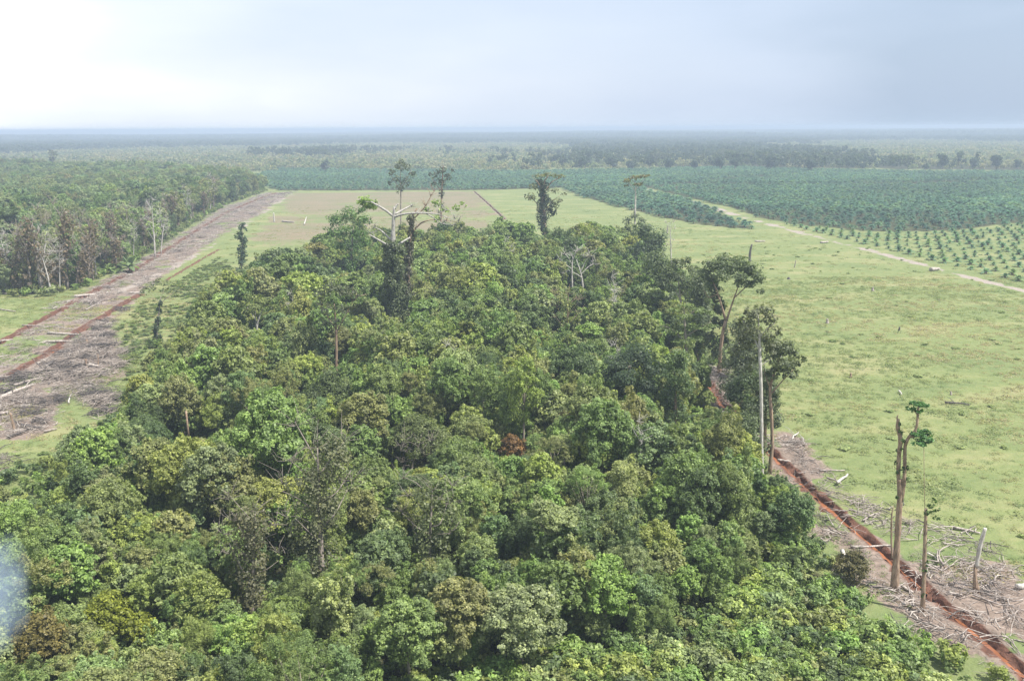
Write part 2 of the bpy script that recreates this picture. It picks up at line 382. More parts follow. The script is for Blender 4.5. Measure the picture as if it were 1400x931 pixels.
    for nm_, val in (('dirt', dirt), ('pale', pale), ('dry', dry), ('under', under), ('red', red)):
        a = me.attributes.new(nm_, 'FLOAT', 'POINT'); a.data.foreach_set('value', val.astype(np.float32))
    tag(link('ground', me), 'flat plain of grass, bare peat and dry pasture', kind='structure')
    for k, dl in enumerate(DL):
        tg = np.gradient(dl, axis=0); tg /= np.linalg.norm(tg, axis=1)[:, None]; nr = np.stack([-tg[:, 1], tg[:, 0]], 1)
        b, tp = DW[k]; wz = -DEPTH[k] * 0.74; hw = b + (tp - b) * 0.22
        v = np.stack([np.column_stack([dl - nr * hw, np.full(len(dl), wz)]), np.column_stack([dl + nr * hw, np.full(len(dl), wz)])], 1)[2:-2].reshape(-1, 3)
        n = len(dl) - 4; i = np.arange(n - 1) * 2; mb = MB(); mb.add(v, np.stack([i, i + 1, i + 3, i + 2], 1))
        tag(mb.build('ditch_water', M_WATER), 'still tea-brown peat water in a narrow drainage ditch', kind='structure')
build_ground()

# ------------------------------------------------------------------ crowns
def crown_mesh(name, seed, lobes, leaf, dens, m, aspect=0.62, up=0.35, inner=0.12, sub=26):
    """lobes: (cx,cy,cz,rx,ry,rz). leaf sprays gathered in tufts over each lobe"""
    r = np.random.default_rng(seed); mb = MB()
    for (cx, cy, cz, rx, ry, rz) in lobes:
        area = 4 * math.pi * (((rx * ry) ** 1.6 + (rx * rz) ** 1.6 + (ry * rz) ** 1.6) / 3) ** (1 / 1.6)
        n = max(12, int(area * dens)); R = np.array([rx, ry, rz]); C = np.array([cx, cy, cz])
        ns = max(5, int(sub * (rx / 1.8) ** 1.3))
        sd = r.normal(size=(ns, 3)); sd[:, 2] += 0.25; sd /= np.linalg.norm(sd, axis=1)[:, None]
        st = r.uniform(0.0, 1.0, ns); sr = r.uniform(0.55, 1.32, ns)
        k = r.integers(0, ns, n)
        d = sd[k] + r.normal(0, 0.24, (n, 3)); d /= np.linalg.norm(d, axis=1)[:, None]
        rad = sr[k] * (1 - 0.22 * r.random(n) ** 1.5) - 0.10 * np.linalg.norm(d - sd[k], axis=1)
        inn = r.random(n) < inner; rad[inn] *= r.uniform(0.35, 0.8, inn.sum())
        p = C + d * R * rad[:, None]
        nr = d / R; nr /= np.linalg.norm(nr, axis=1)[:, None]
        nr = nr * 0.75 + r.normal(0, 0.42, (n, 3)) + np.array([0, 0, up])
        tint = np.clip(0.45 * st[k] + 0.55 * r.random(n), 0, 1)
        mb.leaves(p, nr, leaf * r.uniform(0.55, 1.45, n), aspect * r.uniform(0.8, 1.2, n), tint, r)
    return mb.mesh(name, m)
def lobes_round(r, R, Hc, z0, n, flat=1.0, lean=0.0):
    """lobes over a dome of radius R, height Hc, base z0"""
    out = [(0, 0, z0 + Hc * .45, R * .62, R * .62, Hc * .42)]
    for i in range(n):
        a = i * 2.399 + r.uniform(-.4, .4); u = (i + .5) / n
        el = math.asin(min(0.98, 1 - u * 1.15)) if u < .85 else -0.15
        lr = R * r.uniform(.13, .33)
        rr = (R - lr * .7) * math.cos(el) * r.uniform(.8, 1.12); zz = z0 + Hc * .42 + (Hc * .55 - lr * .35) * math.sin(el) * r.uniform(.8, 1.1)
        out.append((rr * math.cos(a), rr * math.sin(a), zz, lr, lr * r.uniform(.85, 1.15), lr * flat * r.uniform(.65, .95)))
    return out
def lobes_column(r, R, Hc, z0, n):
    out = []
    for i in range(n):
        t = (i + .5) / n; a = i * 2.4 + r.uniform(-.5, .5); w = R * (0.75 + .45 * math.sin(t * 2.6)) ; lr = w * r.uniform(.45, .65)
        out.append((math.cos(a) * w * .5, math.sin(a) * w * .5, z0 + Hc * t, lr, lr, lr * r.uniform(.9, 1.4)))
    return out
def lobes_umbrella(r, R, z, n, th=0.8):
    out = []
    for i in range(n):
        a = i * 2.399 + r.uniform(-.3, .3); q = math.sqrt((i + .6) / n); lr = R * r.uniform(.22, .34)
        out.append(((R - lr) * q * math.cos(a), (R - lr) * q * math.sin(a), z - (q ** 2) * R * .22 + r.uniform(-.3, .3), lr, lr, lr * .35 * th + .15))
    return out
def trunk_mesh(name, seed, lobes, z1, r0, m, lean=(0, 0), k=7, limbs=True, fork=0.5):
    r = np.random.default_rng(seed); mb = MB(); n = 7
    t = np.linspace(0, 1, n); wob = np.cumsum(r.normal(0, .12, (n, 2)), 0)
    top = np.array([lean[0], lean[1]])
    p = np.column_stack([wob[:, 0] * .5 + top[0] * t, wob[:, 1] * .5 + top[1] * t, t * z1]); p[0, 2] = -0.3
    mb.tube(p, r0 * (1 - .65 * t) * np.where(t == 0, 1.5, 1), k)
    if limbs:
        for i, lb in enumerate(lobes[:15]):
            s0 = fork + (1 - fork) * r.uniform(0, .85); q = np.array([np.interp(s0, t, p[:, j]) for j in range(3)])
            e = np.array(lb[:3]) - np.array([0, 0, lb[5] * .2]); mid = q * .5 + e * .5 + r.normal(0, .25, 3) + np.array([0, 0, -.3])
            rr = r0 * (1 - .65 * s0) * .5
            mb.tube([q, mid, e], [rr, rr * .65, rr * .25], 5)
    return mb.mesh(name, m, True)

COLS = {'dark green': (0.045, 0.078, 0.037), 'mid green': (0.083, 0.124, 0.046), 'bright green': (0.102, 0.158, 0.050), 'yellow-green': (0.138, 0.168, 0.052),
        'olive': (0.112, 0.128, 0.056), 'blue-green': (0.072, 0.110, 0.058), 'grey-green': (0.115, 0.138, 0.080), 'pale green': (0.140, 0.176, 0.085), 'brownish green': (0.122, 0.118, 0.060)}
for _k in COLS: COLS[_k] = tuple((np.array(COLS[_k]) * .78 + .24 * np.array((.116, .130, .056))) * np.array([2.0, 1.98, 1.80]) * (1.0 if _k != 'dark green' else .92))
# variants of forest trees: form -> list of (crown mesh, trunk mesh, height, radius)
VAR = {}
def make_variants(tagname, leaf, dens, m, nper, k=7):
    sd = 100
    res = {}
    def put(form, lob, h, R, z1, r0, bark=M_BARK, lean=(0, 0), asp=.62, inner=.12, ds=1.0, lf=1.0, limbs=True, fork=.5):
        nonlocal sd
        sd += 1
        lf *= (.76, .90, 1.06)[sd % 3]; rs = np.random.default_rng(sd)
        for _ in range(44):                    # shoots that break the outline
            b_ = lob[rs.integers(len(lob))]; v_ = rs.normal(size=3) + [0, 0, .5]; v_ /= np.linalg.norm(v_); q_ = rs.uniform(.85, 1.35); w_ = rs.uniform(.3, .85); lob.append((b_[0] + v_[0] * b_[3] * q_, b_[1] + v_[1] * b_[4] * q_, max(.8, b_[2] + v_[2] * b_[5] * q_), w_, w_, w_ * rs.uniform(.6, 1.5))); asp = (.5, .62, .8)[(sd // 2) % 3]
        c = crown_mesh('crown', sd, lob, leaf * lf, dens * ds / (lf * lf), m, asp, inner=inner)
        t = trunk_mesh('trunk', sd, lob, z1, r0, bark, lean, k, limbs, fork)
        res.setdefault(form, []).append((c, t, h, R))
    for i in range(nper):
        r = np.random.default_rng(500 + i)
        R = 4.3 + .5 * (i % 3); h = 13.0 + (i % 2)
        lob = lobes_round(r, R, 9.6, h - 9.6, 32 + i % 5); put('dense rounded', lob, h, R, h - 5, .26)
        R = 4.6; h = 12.0; lob = lobes_round(r, R, 8.8, 3.0, 32); put('broad bushy', lob, h, R, 8, .24)
        R = 3.0; h = 14.5; lob = lobes_round(r, R, 9.5, 4.5, 22); put('tall oval', lob, h, R, 11, .22)
        R = 2.5; h = 13.0; lob = lobes_column(r, R, 11.0, 1.2, 16); put('vine-draped columnar', lob, h, R, 11, .25, ds=1.15, lf=.8)
        R = 4.4; h = 15.0; lob = lobes_round(r, R, 6.0, 9.3, 13, .8)[1:]; put('open thin-leaved', lob, h, R, 11, .22, M_PALE if i % 2 else M_BARK, ds=.5, lf=.75, inner=.3, fork=.45)
        R = 4.6; h = 14.0; lob = lobes_umbrella(r, R, 13.4, 16); lob += [(x * .5, y * .5, z - 2.2, a * .8, b * .8, c) for x, y, z, a, b, c in lob[:7]]; put('flat-topped', lob, h, R, 12.5, .2, M_BARK, ds=1.1, fork=.6)
    return res
VN = make_variants('near', 0.265, 39.0, M_LEAF, 3)        # near trees
VM = make_variants('mid', 0.48, 13.0, M_LEAF, 2, 5)       # farther trees
def pick_color(r, p):
    k = list(COLS); w = np.array([p.get(c, 0) for c in k], float); return k[r.choice(len(k), p=w / w.sum())]
def vary(c, r, s=.14):
    return tuple(float(x) for x in np.array(c) * r.uniform(1 - s, 1 + s) * r.uniform(1 - s * .4, 1 + s * .4, 3)) + (1.0,)

# ------------------------------------------------------------------ scattered stuff by geometry nodes (only what nobody could count)
def scatter(name, label, pts, rz, scl, idx, cols, meshes, kind='stuff'):
    c = bpy.data.collections.new(name + '_pieces')
    for i, me in enumerate(meshes):
        c.objects.link(bpy.data.objects.new(f'{name}_piece.{i:03d}', me))
    me = bpy.data.meshes.new(name); me.vertices.add(len(pts)); me.vertices.foreach_set('co', np.asarray(pts, np.float32).ravel())
    def at(nm_, ty, v, key='value'):
        a = me.attributes.new(nm_, ty, 'POINT'); a.data.foreach_set(key, np.ascontiguousarray(v).ravel())
    n = len(pts)
    at('rot', 'FLOAT_VECTOR', np.column_stack([np.zeros(n), np.zeros(n), rz]).astype(np.float32), 'vector')
    scl = np.asarray(scl, np.float32)
    at('scl', 'FLOAT_VECTOR', (np.repeat(scl[:, None], 3, 1) if scl.ndim == 1 else scl).astype(np.float32), 'vector')
    at('idx', 'INT', np.asarray(idx, np.int32))
    at('tcol', 'FLOAT_COLOR', np.column_stack([cols, np.ones(n)]).astype(np.float32), 'color')
    me.update(); o = link(name, me)
    ng = bpy.data.node_groups.new(name, 'GeometryNodeTree')
    ng.interface.new_socket('Geometry', in_out='INPUT', socket_type='NodeSocketGeometry'); ng.interface.new_socket('Geometry', in_out='OUTPUT', socket_type='NodeSocketGeometry')
    gi = N(ng, 'NodeGroupInput'); go = N(ng, 'NodeGroupOutput')
    ci = N(ng, 'GeometryNodeCollectionInfo'); ci.inputs['Collection'].default_value = c; ci.inputs['Separate Children'].default_value = True; ci.inputs['Reset Children'].default_value = True
    ip = N(ng, 'GeometryNodeInstanceOnPoints'); ip.inputs['Pick Instance'].default_value = True
    def na(nm_, ty):
        a = N(ng, 'GeometryNodeInputNamedAttribute', data_type=ty); a.inputs['Name'].default_value = nm_; return a.outputs[0]
    L(ng, gi.outputs[0], ip.inputs['Points']); L(ng, ci.outputs[0], ip.inputs['Instance']); L(ng, na('idx', 'INT'), ip.inputs['Instance Index'])
    L(ng, na('rot', 'FLOAT_VECTOR'), ip.inputs['Rotation']); L(ng, na('scl', 'FLOAT_VECTOR'), ip.inputs['Scale']); L(ng, ip.outputs[0], go.inputs[0])
    md = o.modifiers.new('scatter', 'NODES'); md.node_group = ng
    tag(o, label, kind=kind); return o

def poisson(poly, spacing, jit=0.42, extra=None):
    """jittered hex grid inside a polygon; spacing may depend on nothing"""
    lo, hi = poly.min(0), poly.max(0); g = []
    ny = int((hi[1] - lo[1]) / (spacing * .87)) + 2
    for j in range(ny):
        n = int((hi[0] - lo[0]) / spacing) + 2; x = lo[0] + (np.arange(n) + .5 * (j % 2)) * spacing
        g.append(np.stack([x, np.full(n, lo[1] + j * spacing * .87)], 1))
    P = np.concatenate(g); P += rng.uniform(-jit, jit, P.shape) * spacing
    return P[inside(P, poly)]
def in_view(P, z=6.0, mx=60, my=160):
    q = proj(np.column_stack([P, np.full(len(P), z)])); return (q[:, 2] > 5) & (q[:, 0] > -mx) & (q[:, 0] < W + mx) & (q[:, 1] < Hh + my) & (q[:, 1] > -400)

# ------------------------------------------------------------------ labels that tell like trees apart
MARKS = []                                   # (phrase, x, y)
NUM = ['', 'second ', 'third ', 'fourth ', 'fifth ', 'sixth ', 'seventh ', 'eighth ', 'ninth ', 'tenth ', 'eleventh ', 'twelfth ', 'thirteenth ', 'fourteenth ', 'fifteenth ', 'sixteenth ', 'seventeenth ', 'eighteenth ', 'nineteenth ', 'twentieth ', 'twenty-first ', 'twenty-second ', 'twenty-third ', 'twenty-fourth ']
def place_labels(items, marks):
    """items: [obj, look, x, y]. label = look + how many steps out from the nearest landmark, and to which side"""
    cells = {}
    for o, look, x, y in items:
        m = min(marks, key=lambda k: math.hypot(x - k[1], y - k[2])); dx, dy = x - m[1], y - m[2]
        if abs(dx) > abs(dy): side = m[3][1] if dx > 0 else m[3][0]
        else: side = 'beyond' if dy > 0 else 'this side of'
        cells.setdefault((look, m[0], side), []).append((math.hypot(dx, dy), o))
    for (look, mk, side), l in cells.items():
        l.sort(key=lambda k: k[0])
        for i, (_, o) in enumerate(l):
            nm = NUM[min(i, len(NUM) - 1)]
            o['label'] = f"{nm}{look} {side} {mk}"
SIDE_F = ('track side of', 'pasture side of')
def mark(phrase, xy, side=SIDE_F): MARKS.append((phrase, float(xy[0]), float(xy[1]), side))

# ------------------------------------------------------------------ trees that stand out, each built from its own shape
class Landmark:
    def __init__(s, name, label, cat, bx, by, bark=M_BARK, group=None):
        s.b = G(bx, by); s.o = thing(name, label, cat, s.b, 0, group); s.t = MB(); s.bark = bark; s.rad = np.array([s.b[0], s.b[1], 0]) / np.hypot(*s.b[:2])
        s.d = np.linalg.norm(s.b - np.array([0, 0, CAMH])); s.lob = []; s.crowns = []; s.hasT = False
    def p(s, px, py, dep=0.0): return V(px, py, s.b) - s.b + s.rad * dep
    def tube(s, l, r, k=8):
        P = np.array([s.p(*q) for q in l]); n = len(P); tt = np.arange(n); m = np.linspace(0, n - 1, (n - 1) * 4 + 1)
        Q = np.stack([np.interp(m, tt, P[:, i]) for i in range(3)], 1)
        for _ in range(2): Q[1:-1] = Q[1:-1] * .5 + (Q[:-2] + Q[2:]) * .25
        rr = np.interp(m, tt, np.broadcast_to(np.asarray(r, float), (n,))) * rng.uniform(.9, 1.1, len(m))
        if py_ground(l[0], s): Q[0, 2] -= .4
        s.t.tube(Q, rr, k); s.hasT = True; return s
    def crown(s, lobes, color, part='crown', leaf=None, dens=1.0, flat=.75, asp=.62, label=None, inner=.15, up=.35):
        """lobes: (px, py, radius in px, depth m[, flatness])"""
        u = s.d / F; lf = leaf or max(.36, s.d * .0022); L_ = []
        for q in lobes:
            c = s.p(q[0], q[1], q[3] if len(q) > 3 else 0); R = q[2] * u; f = q[4] if len(q) > 4 else flat
            L_.append((c[0], c[1], c[2], R, R, R * f))
        me = crown_mesh(part, int(rng.integers(1e6)), L_, lf, 2.9 / lf ** 2 * dens, M_LEAF, asp, inner=inner, up=up)
        o = link(part, me, s.o); o.color = (*color, 1); 
        if label: o['label'] = label
        return s
    def twigs(s, ends, n=5, spread=14, r=.05):
        """bare twigs fanning out from branch ends (px)"""
        for (px, py) in ends:
            for _ in range(n):
                a = rng.uniform(0, 6.28); e = spread * rng.uniform(.4, 1)
                x1, y1 = px + math.cos(a) * e * .5, py - abs(math.sin(a)) * e * .5; x2, y2 = px + math.cos(a + rng.normal(0, .4)) * e, py - abs(math.sin(a)) * e - rng.uniform(-2, 3)
                s.t.tube(np.array([s.p(px, py), s.p(x1, y1, rng.normal(0, .5)), s.p(x2, y2, rng.normal(0, 1.2))]), [r, r * .7, r * .35], 4)
        s.hasT = True; return s
    def done(s, part='trunk'):
        if s.hasT: s.t.build(part, s.bark, s.o, True)
        return s
def py_ground(q, s): return abs(s.p(q[0], q[1])[2]) < 1.2

DG, MG, BG_, OL, GG, YG, PG, BGn = (COLS[k] for k in ('dark green', 'mid green', 'blue-green', 'olive', 'grey-green', 'yellow-green', 'pale green', 'bright green'))
BRN = (0.15, 0.115, 0.075)
SHOW = [(541, 20, 436), (480, 26, 372), (744, 15, 318), (868, 10, 316), (990, 32, 488), (940, 36, 478), (459, 12, 500), (214, 10, 462), (331, 9, 352), (351, 14, 455), (790, 16, 398), (1042, 9, 655), (1056, 9, 640), (866, 30, 548), (440, 55, 770), (345, 40, 820), (585, 40, 765), (605, 9, 285), (548, 9, 285), (560, 40, 640), (775, 14, 455), (270, 40, 600), (152, 40, 850), (192, 26, 870), (58, 45, 900), (575, 46, 600), (452, 40, 545), (980, 24, 560), (925, 24, 575), (702, 24, 622)]   # (column, half width, lowest row) kept free of nearer crowns
KEEP = []                                     # (x, y, radius): nothing else is planted here
def keep(s, r=4.0): KEEP.append((s.b[0], s.b[1], r)); return s

# white dead giant with its cloak of climbers
t = Landmark('dead_giant_tree', 'huge white dead tree with bare forked arms above a dark vine-wrapped trunk', 'dead tree', 541, 470, M_DEAD)
t.tube([(541, 470), (540, 420), (538, 380), (537, 335), (538, 300), (539, 283)], [1.05, .95, .8, .68, .46, .28], 10)
t.tube([(539, 297), (529, 289), (518, 282), (507, 276)], [0.35, 0.32, 0.26, 0.19]).tube([(538, 297), (552, 292, -1), (575, 290, -2), (600, 292, -2), (612, 297, -3), (624, 300, -3)], [0.34, 0.27, 0.21, 0.14, 0.09, 0.04])
t.tube([(540, 293), (551, 288, 2), (562, 283, 3), (563, 281, 3)], [0.29, 0.26, 0.19, 0.16]).tube([(538, 341), (528, 333, -2), (517, 326, -3), (506, 319, -4)], [0.34, 0.30, 0.25, 0.18]).tube([(537, 331), (527, 322, 2), (519, 316, 4), (509, 313, 5)], [0.24, 0.21, 0.14, 0.06])
t.tube([(539, 340), (548, 333, 1), (561, 326, 2)], [0.30, 0.26, 0.20]).tube([(580, 290, -2), (592, 297, -1), (603, 306, 0), (620, 308, 0), (628, 303, 0)], [0.16, 0.14, 0.10, 0.08, 0.04]).tube([(598, 291, -2), (610, 285, -3), (622, 288, -3)], [0.10, 0.06, 0.03]).tube([(540, 286), (542, 281), (545, 279)], [0.27, 0.21, 0.13])
for q_ in ((560, 291, 565, 300), (590, 291, 584, 279), (570, 290, 576, 282), (520, 283, 514, 273), (612, 297, 605, 306), (512, 323, 506, 312)): t.tube([(q_[0], q_[1], -1), ((q_[0] + q_[2]) / 2 + 1, (q_[1] + q_[3]) / 2), (q_[2], q_[3], .5)], [0.08, 0.06, 0.02], 5)
t.twigs([(600, 291), (622, 300), (612, 288), (626, 303), (510, 313), (507, 277), (562, 283), (507, 319), (585, 290), (605, 306)], 7, 13, .055).done()
t.crown([(537, 345, 12, -1.5, 1.4), (532, 362, 11, -1.5, 1.5), (542, 372, 12, -1.5, 1.5), (536, 390, 13, -1.5, 1.5), (546, 402, 13, -1.5, 1.5), (540, 420, 14, -1.5, 1.5), (548, 434, 13, -1.5, 1.2), (529, 338, 7, -1, 1), (547, 342, 8, -1, 1), (530, 405, 9, 0, 1.2), (552, 420, 10, 0, 1.3)], (.085, .110, .055), 'vine', dens=1.7)
t.crown([(509, 279, 8, 2, .9), (501, 277, 9, 2, .8), (495, 276, 7, 2, .8), (503, 279, 8, 2, .8)], BGn, 'leafy_tuft', dens=.95); mark('the white dead giant tree', t.b); keep(t, 6)
t = Landmark('vine_column_tree', 'leaning vine-smothered column with a tufted arm, beside the white dead giant tree', 'tree', 557, 452, M_BROWN)
t.tube([(557, 452), (558, 390), (561, 330), (563, 298), (570, 285)], [.5, .42, .36, .28, .15]).tube([(562, 320), (575, 305, 1), (592, 300, 1), (625, 304, 1)], [.25, .2, .14, .06]).tube([(565, 300), (580, 284, -1), (588, 270, -1), (594, 260, -1)], [.2, .15, .1, .05])
t.twigs([(588, 268), (594, 262), (582, 282), (610, 303)], 6, 13, .06).done()
t.crown([(563, 305, 6, 0, 1.6), (562, 320, 7, 0, 1.6), (560, 338, 7, 0, 1.6), (558, 356, 7, 0, 1.6), (557, 374, 8, 0, 1.6), (556, 390, 8, 0, 1.6), (557, 405, 9, -.5, 1.5)], (.095, .095, .06), 'vine', dens=1.6)
t.crown([(585, 286, 7, 0), (597, 279, 8, 1), (608, 287, 7, 0), (622, 285, 6, 1), (598, 298, 7, 0), (632, 280, 5, 0)], BGn, 'crown', dens=.5); keep(t, 4)
# emergents beyond
t = Landmark('vine_clad_emergent', 'tall emergent with dark ivy-black trunk and thin pale flat top', 'tree', 744, 352, M_BROWN)
t.tube([(746, 352), (745, 320), (743, 290), (741, 262), (744, 248), (750, 240)], [1.1, .95, .8, .6, .35, .2]).tube([(742, 270), (752, 250, 2), (768, 243, 3)], [.35, .25, .1]).tube([(742, 262), (735, 248, -2), (728, 242, -2)], [.3, .2, .08]).tube([(745, 290), (728, 272, 0), (722, 266, 0)], [.25, .16, .07]).tube([(746, 288), (756, 274, 1), (766, 268, 1)], [.25, .16, .07]).done()
t.crown([(742, 258, 8, 0, 1.2), (738, 250, 6, 0, 1), (744, 270, 7, 0, 1.3), (741, 284, 8, 0, 1.3), (742, 298, 8, 0, 1.3), (743, 312, 7, 0, 1.3), (750, 280, 7, 2, 1), (755, 290, 6, 2, 1)], (.045, .065, .042), 'vine', dens=1.1)
t.crown([(735, 241, 9, 0, .35), (750, 239, 10, 1, .35), (764, 241, 9, 1, .3), (730, 256, 8, 0, .6), (725, 270, 8, 0, .8), (758, 262, 7, 0, .7), (765, 275, 6, 0, .6), (758, 280, 8, 1, .8), (772, 266, 5, 0, .5)], (.155, .165, .085), 'crown', dens=.38); mark('the black-trunked emergent', t.b); keep(t, 5)
t = Landmark('tall_open_tree', 'tall hazy grey tree with wide see-through crown standing over the dry pasture', 'tree', 548, 330, M_BARK)
t.tube([(548, 330), (548, 290), (548, 262), (547, 245)], [.5, .42, .34, .2]).tube([(548, 262), (538, 245, 1), (533, 236, 1)], [.25, .16, .08]).tube([(548, 258), (558, 242, -1), (563, 232, 0)], [.25, .16, .08]).tube([(547, 245), (548, 230, 0)], [.2, .06]).done()
t.crown([(536, 236, 7, 0), (545, 228, 8, 1), (556, 229, 7, 0), (563, 238, 6, 0), (541, 246, 7, 0), (555, 247, 8, 0), (548, 258, 7, 0, 1), (534, 250, 4, 0), (548, 220, 5, 0)], (.10, .12, .085), dens=.42); mark('the tall grey open-crowned tree', t.b); keep(t)
t = Landmark('tall_ragged_tree', 'tall ragged dark-stemmed tree with sparse side tufts over the dry pasture', 'tree', 604, 335, M_BROWN)
t.tube([(603, 335), (603, 290), (604, 262), (605, 240), (606, 226)], [.6, .5, .42, .3, .12]).tube([(604, 262), (594, 250), (588, 240)], [.22, .14, .06]).tube([(605, 250), (614, 240), (620, 232)], [.2, .12, .06]).done()
t.crown([(604, 234, 7, 0), (596, 240, 6, 0), (612, 242, 7, 0), (604, 250, 7, 0, 1.1), (593, 252, 5, 0), (604, 266, 5, 0, 1.3), (618, 233, 4, 0), (588, 238, 3.5, 0), (604, 282, 4, 0, 1.5)], (.075, .09, .065), dens=.45); keep(t)
t = Landmark('flat_top_tree', 'slim pale-trunked tree with small flat tawny crown before the oil palms', 'tree', 868, 338, M_PALE)
t.tube([(868, 338), (868, 300), (869, 268), (869, 250)], [.5, .42, .36, .22]).tube([(869, 262), (860, 250), (854, 246)], [.2, .14, .06]).tube([(869, 260), (877, 249), (886, 241)], [.2, .14, .06]).done()
t.crown([(858, 247, 7, 0, .4), (868, 243, 8, 0, .45), (879, 241, 7, 0, .35), (872, 252, 7, 0, .4), (886, 240, 4, 0, .4), (856, 254, 4, 0, .4)], (.165, .155, .07), dens=.55)
t.crown([(858, 302, 7, 0), (868, 296, 7, 0), (876, 303, 7, 0), (862, 312, 8, 0), (884, 310, 5, 0)], (.10, .12, .06), 'lower_crown', dens=.6); mark('the slim tawny flat-topped tree', t.b); keep(t)
# edge of the forest by the pasture
t = Landmark('spreading_tree', 'big dark forked tree with wide domed crown at the pasture edge', 'tree', 984, 512, M_BROWN)
t.tube([(983, 512), (985, 480), (988, 455), (992, 438)], [.55, .45, .4, .34]).tube([(988, 455), (998, 425, 1), (1005, 405, 1), (1012, 385, 1)], [.3, .24, .17, .08]).tube([(992, 438), (986, 415, -1), (980, 395, -1), (972, 380, 0)], [.3, .22, .14, .07]).tube([(1003, 408), (1020, 392, 0), (1032, 385, 0)], [.16, .12, .05]).tube([(982, 402), (968, 408), (962, 396)], [.14, .1, .05]).done()
t.crown([(975, 362, 13, 0, .6), (992, 357, 13, 2, .6), (1010, 358, 13, 0, .6), (1027, 368, 13, 1, .6), (1038, 380, 10, 0, .6), (965, 374, 11, 0, .6), (985, 374, 12, -3, .6), (1008, 376, 12, -3, .6), (1025, 390, 9, 0, .6), (975, 392, 10, 2, .7), (1038, 398, 6, 0, .6), (1000, 372, 12, 4, .6), (1000, 366, 13, -1, .7), (1018, 368, 13, 2, .6), (985, 364, 13, -1, .7), (970, 384, 11, 1, .6), (1030, 376, 11, 2, .6), (1015, 388, 9, 1, .6)], (.115, .150, .072), dens=1.25)
t.crown([(980, 405, 9, 2, 1.3), (983, 425, 9, 2, 1.3), (988, 445, 8, 2, 1.3), (978, 445, 8, 2, 1.2), (972, 465, 10, 2, 1.2), (990, 470, 10, 2, 1.2), (980, 485, 11, 2, 1)], (.085, .105, .06), 'vine', dens=1.1); mark('the spreading forked tree', t.b); keep(t, 5)
t = Landmark('thin_canopy_tree', 'slender grey tree with thin airy crown behind the layered light-green tree', 'tree', 932, 470, M_BARK)
t.tube([(934, 470), (932, 430), (930, 405), (927, 380)], [.34, .3, .24, .12]).tube([(931, 410), (918, 390), (908, 380)], [.16, .1, .05]).tube([(930, 405), (944, 388), (950, 375)], [.16, .1, .05]).done()
t.crown([(912, 372, 10, 0), (925, 362, 11, 1), (938, 360, 10, 0), (950, 370, 9, 0), (930, 378, 10, -2), (905, 386, 8, 0), (945, 388, 9, 0), (918, 395, 8, 0), (935, 395, 10, 1), (920, 380, 11, 1)], (.125, .155, .080), dens=.9); keep(t)
t = Landmark('layered_tree', 'light-green tree with flat storeyed branches at the pasture edge', 'tree', 938, 535, M_BARK)
t.tube([(942, 535), (941, 500), (938, 470), (936, 440), (935, 420)], [.42, .36, .3, .22, .1]).tube([(938, 470), (920, 450), (905, 445)], [.16, .1, .05]).tube([(938, 460), (958, 447), (972, 440)], [.16, .1, .05]).tube([(936, 436), (950, 424), (968, 425)], [.14, .1, .04]).done()
t.crown([(922, 424, 10, 0, .3), (938, 420, 11, 1, .3), (955, 424, 11, 0, .3), (970, 428, 8, 0, .3), (935, 430, 11, -2, .3), (905, 450, 11, 0, .3), (922, 452, 12, -1, .3), (942, 448, 12, 1, .3), (960, 448, 11, 0, .3), (975, 446, 7, 0, .3), (930, 464, 11, -2, .3), (950, 462, 11, -1, .3)], (.145, .195, .075), dens=.85); mark('the layered light-green tree', t.b); keep(t, 5)
t = Landmark('white_stem_tree', 'very tall straight white-barked stem with small grey crown by the ditch', 'tree', 1041, 663, M_PALE)
t.tube([(1042, 663), (1041, 600), (1041, 540), (1039, 490), (1038, 455), (1036, 430)], [.33, .3, .27, .24, .19, .08]).tube([(1039, 480), (1028, 455), (1015, 438)], [.12, .09, .04]).tube([(1038, 462), (1050, 448), (1062, 440)], [.12, .09, .04]).tube([(1040, 500), (1048, 494), (1056, 490)], [.08, .05, .03]).done()
t.crown([(1030, 430, 13, 0), (1045, 425, 11, 1), (1018, 442, 11, 0), (1052, 438, 11, 0), (1012, 460, 11, 0), (1032, 450, 12, -2), (1022, 475, 10, 1), (1008, 480, 9, 0), (1058, 455, 10, 0), (1030, 495, 8, 1), (1022, 455, 13, 2), (1045, 465, 12, 1), (1020, 510, 9, 2), (1052, 480, 11, 2)], (.145, .16, .10), dens=.75, leaf=.45); mark('the white-stemmed tree', t.b); keep(t, 4)
t = Landmark('crooked_stem_tree', 'dark crooked-stemmed tree with grey-green crown, beside the white-stemmed tree', 'tree', 1056, 648, M_BROWN)
t.tube([(1052, 648), (1056, 610), (1055, 570), (1052, 530), (1060, 505), (1068, 485)], [.36, .3, .27, .24, .18, .08]).tube([(1053, 540), (1070, 520), (1085, 505)], [.14, .1, .05]).tube([(1053, 530), (1045, 510), (1044, 490)], [.12, .08, .04]).done()
t.crown([(1060, 470, 14, 0), (1076, 478, 13, 0), (1072, 492, 13, -2), (1055, 490, 12, 1), (1088, 498, 9, 0), (1060, 508, 11, 0), (1080, 512, 10, 0), (1095, 490, 6, 0), (1068, 480, 14, 2), (1070, 505, 12, 2), (1050, 515, 10, 1), (1085, 485, 10, 1)], (.125, .150, .085), dens=1.0); keep(t, 4)
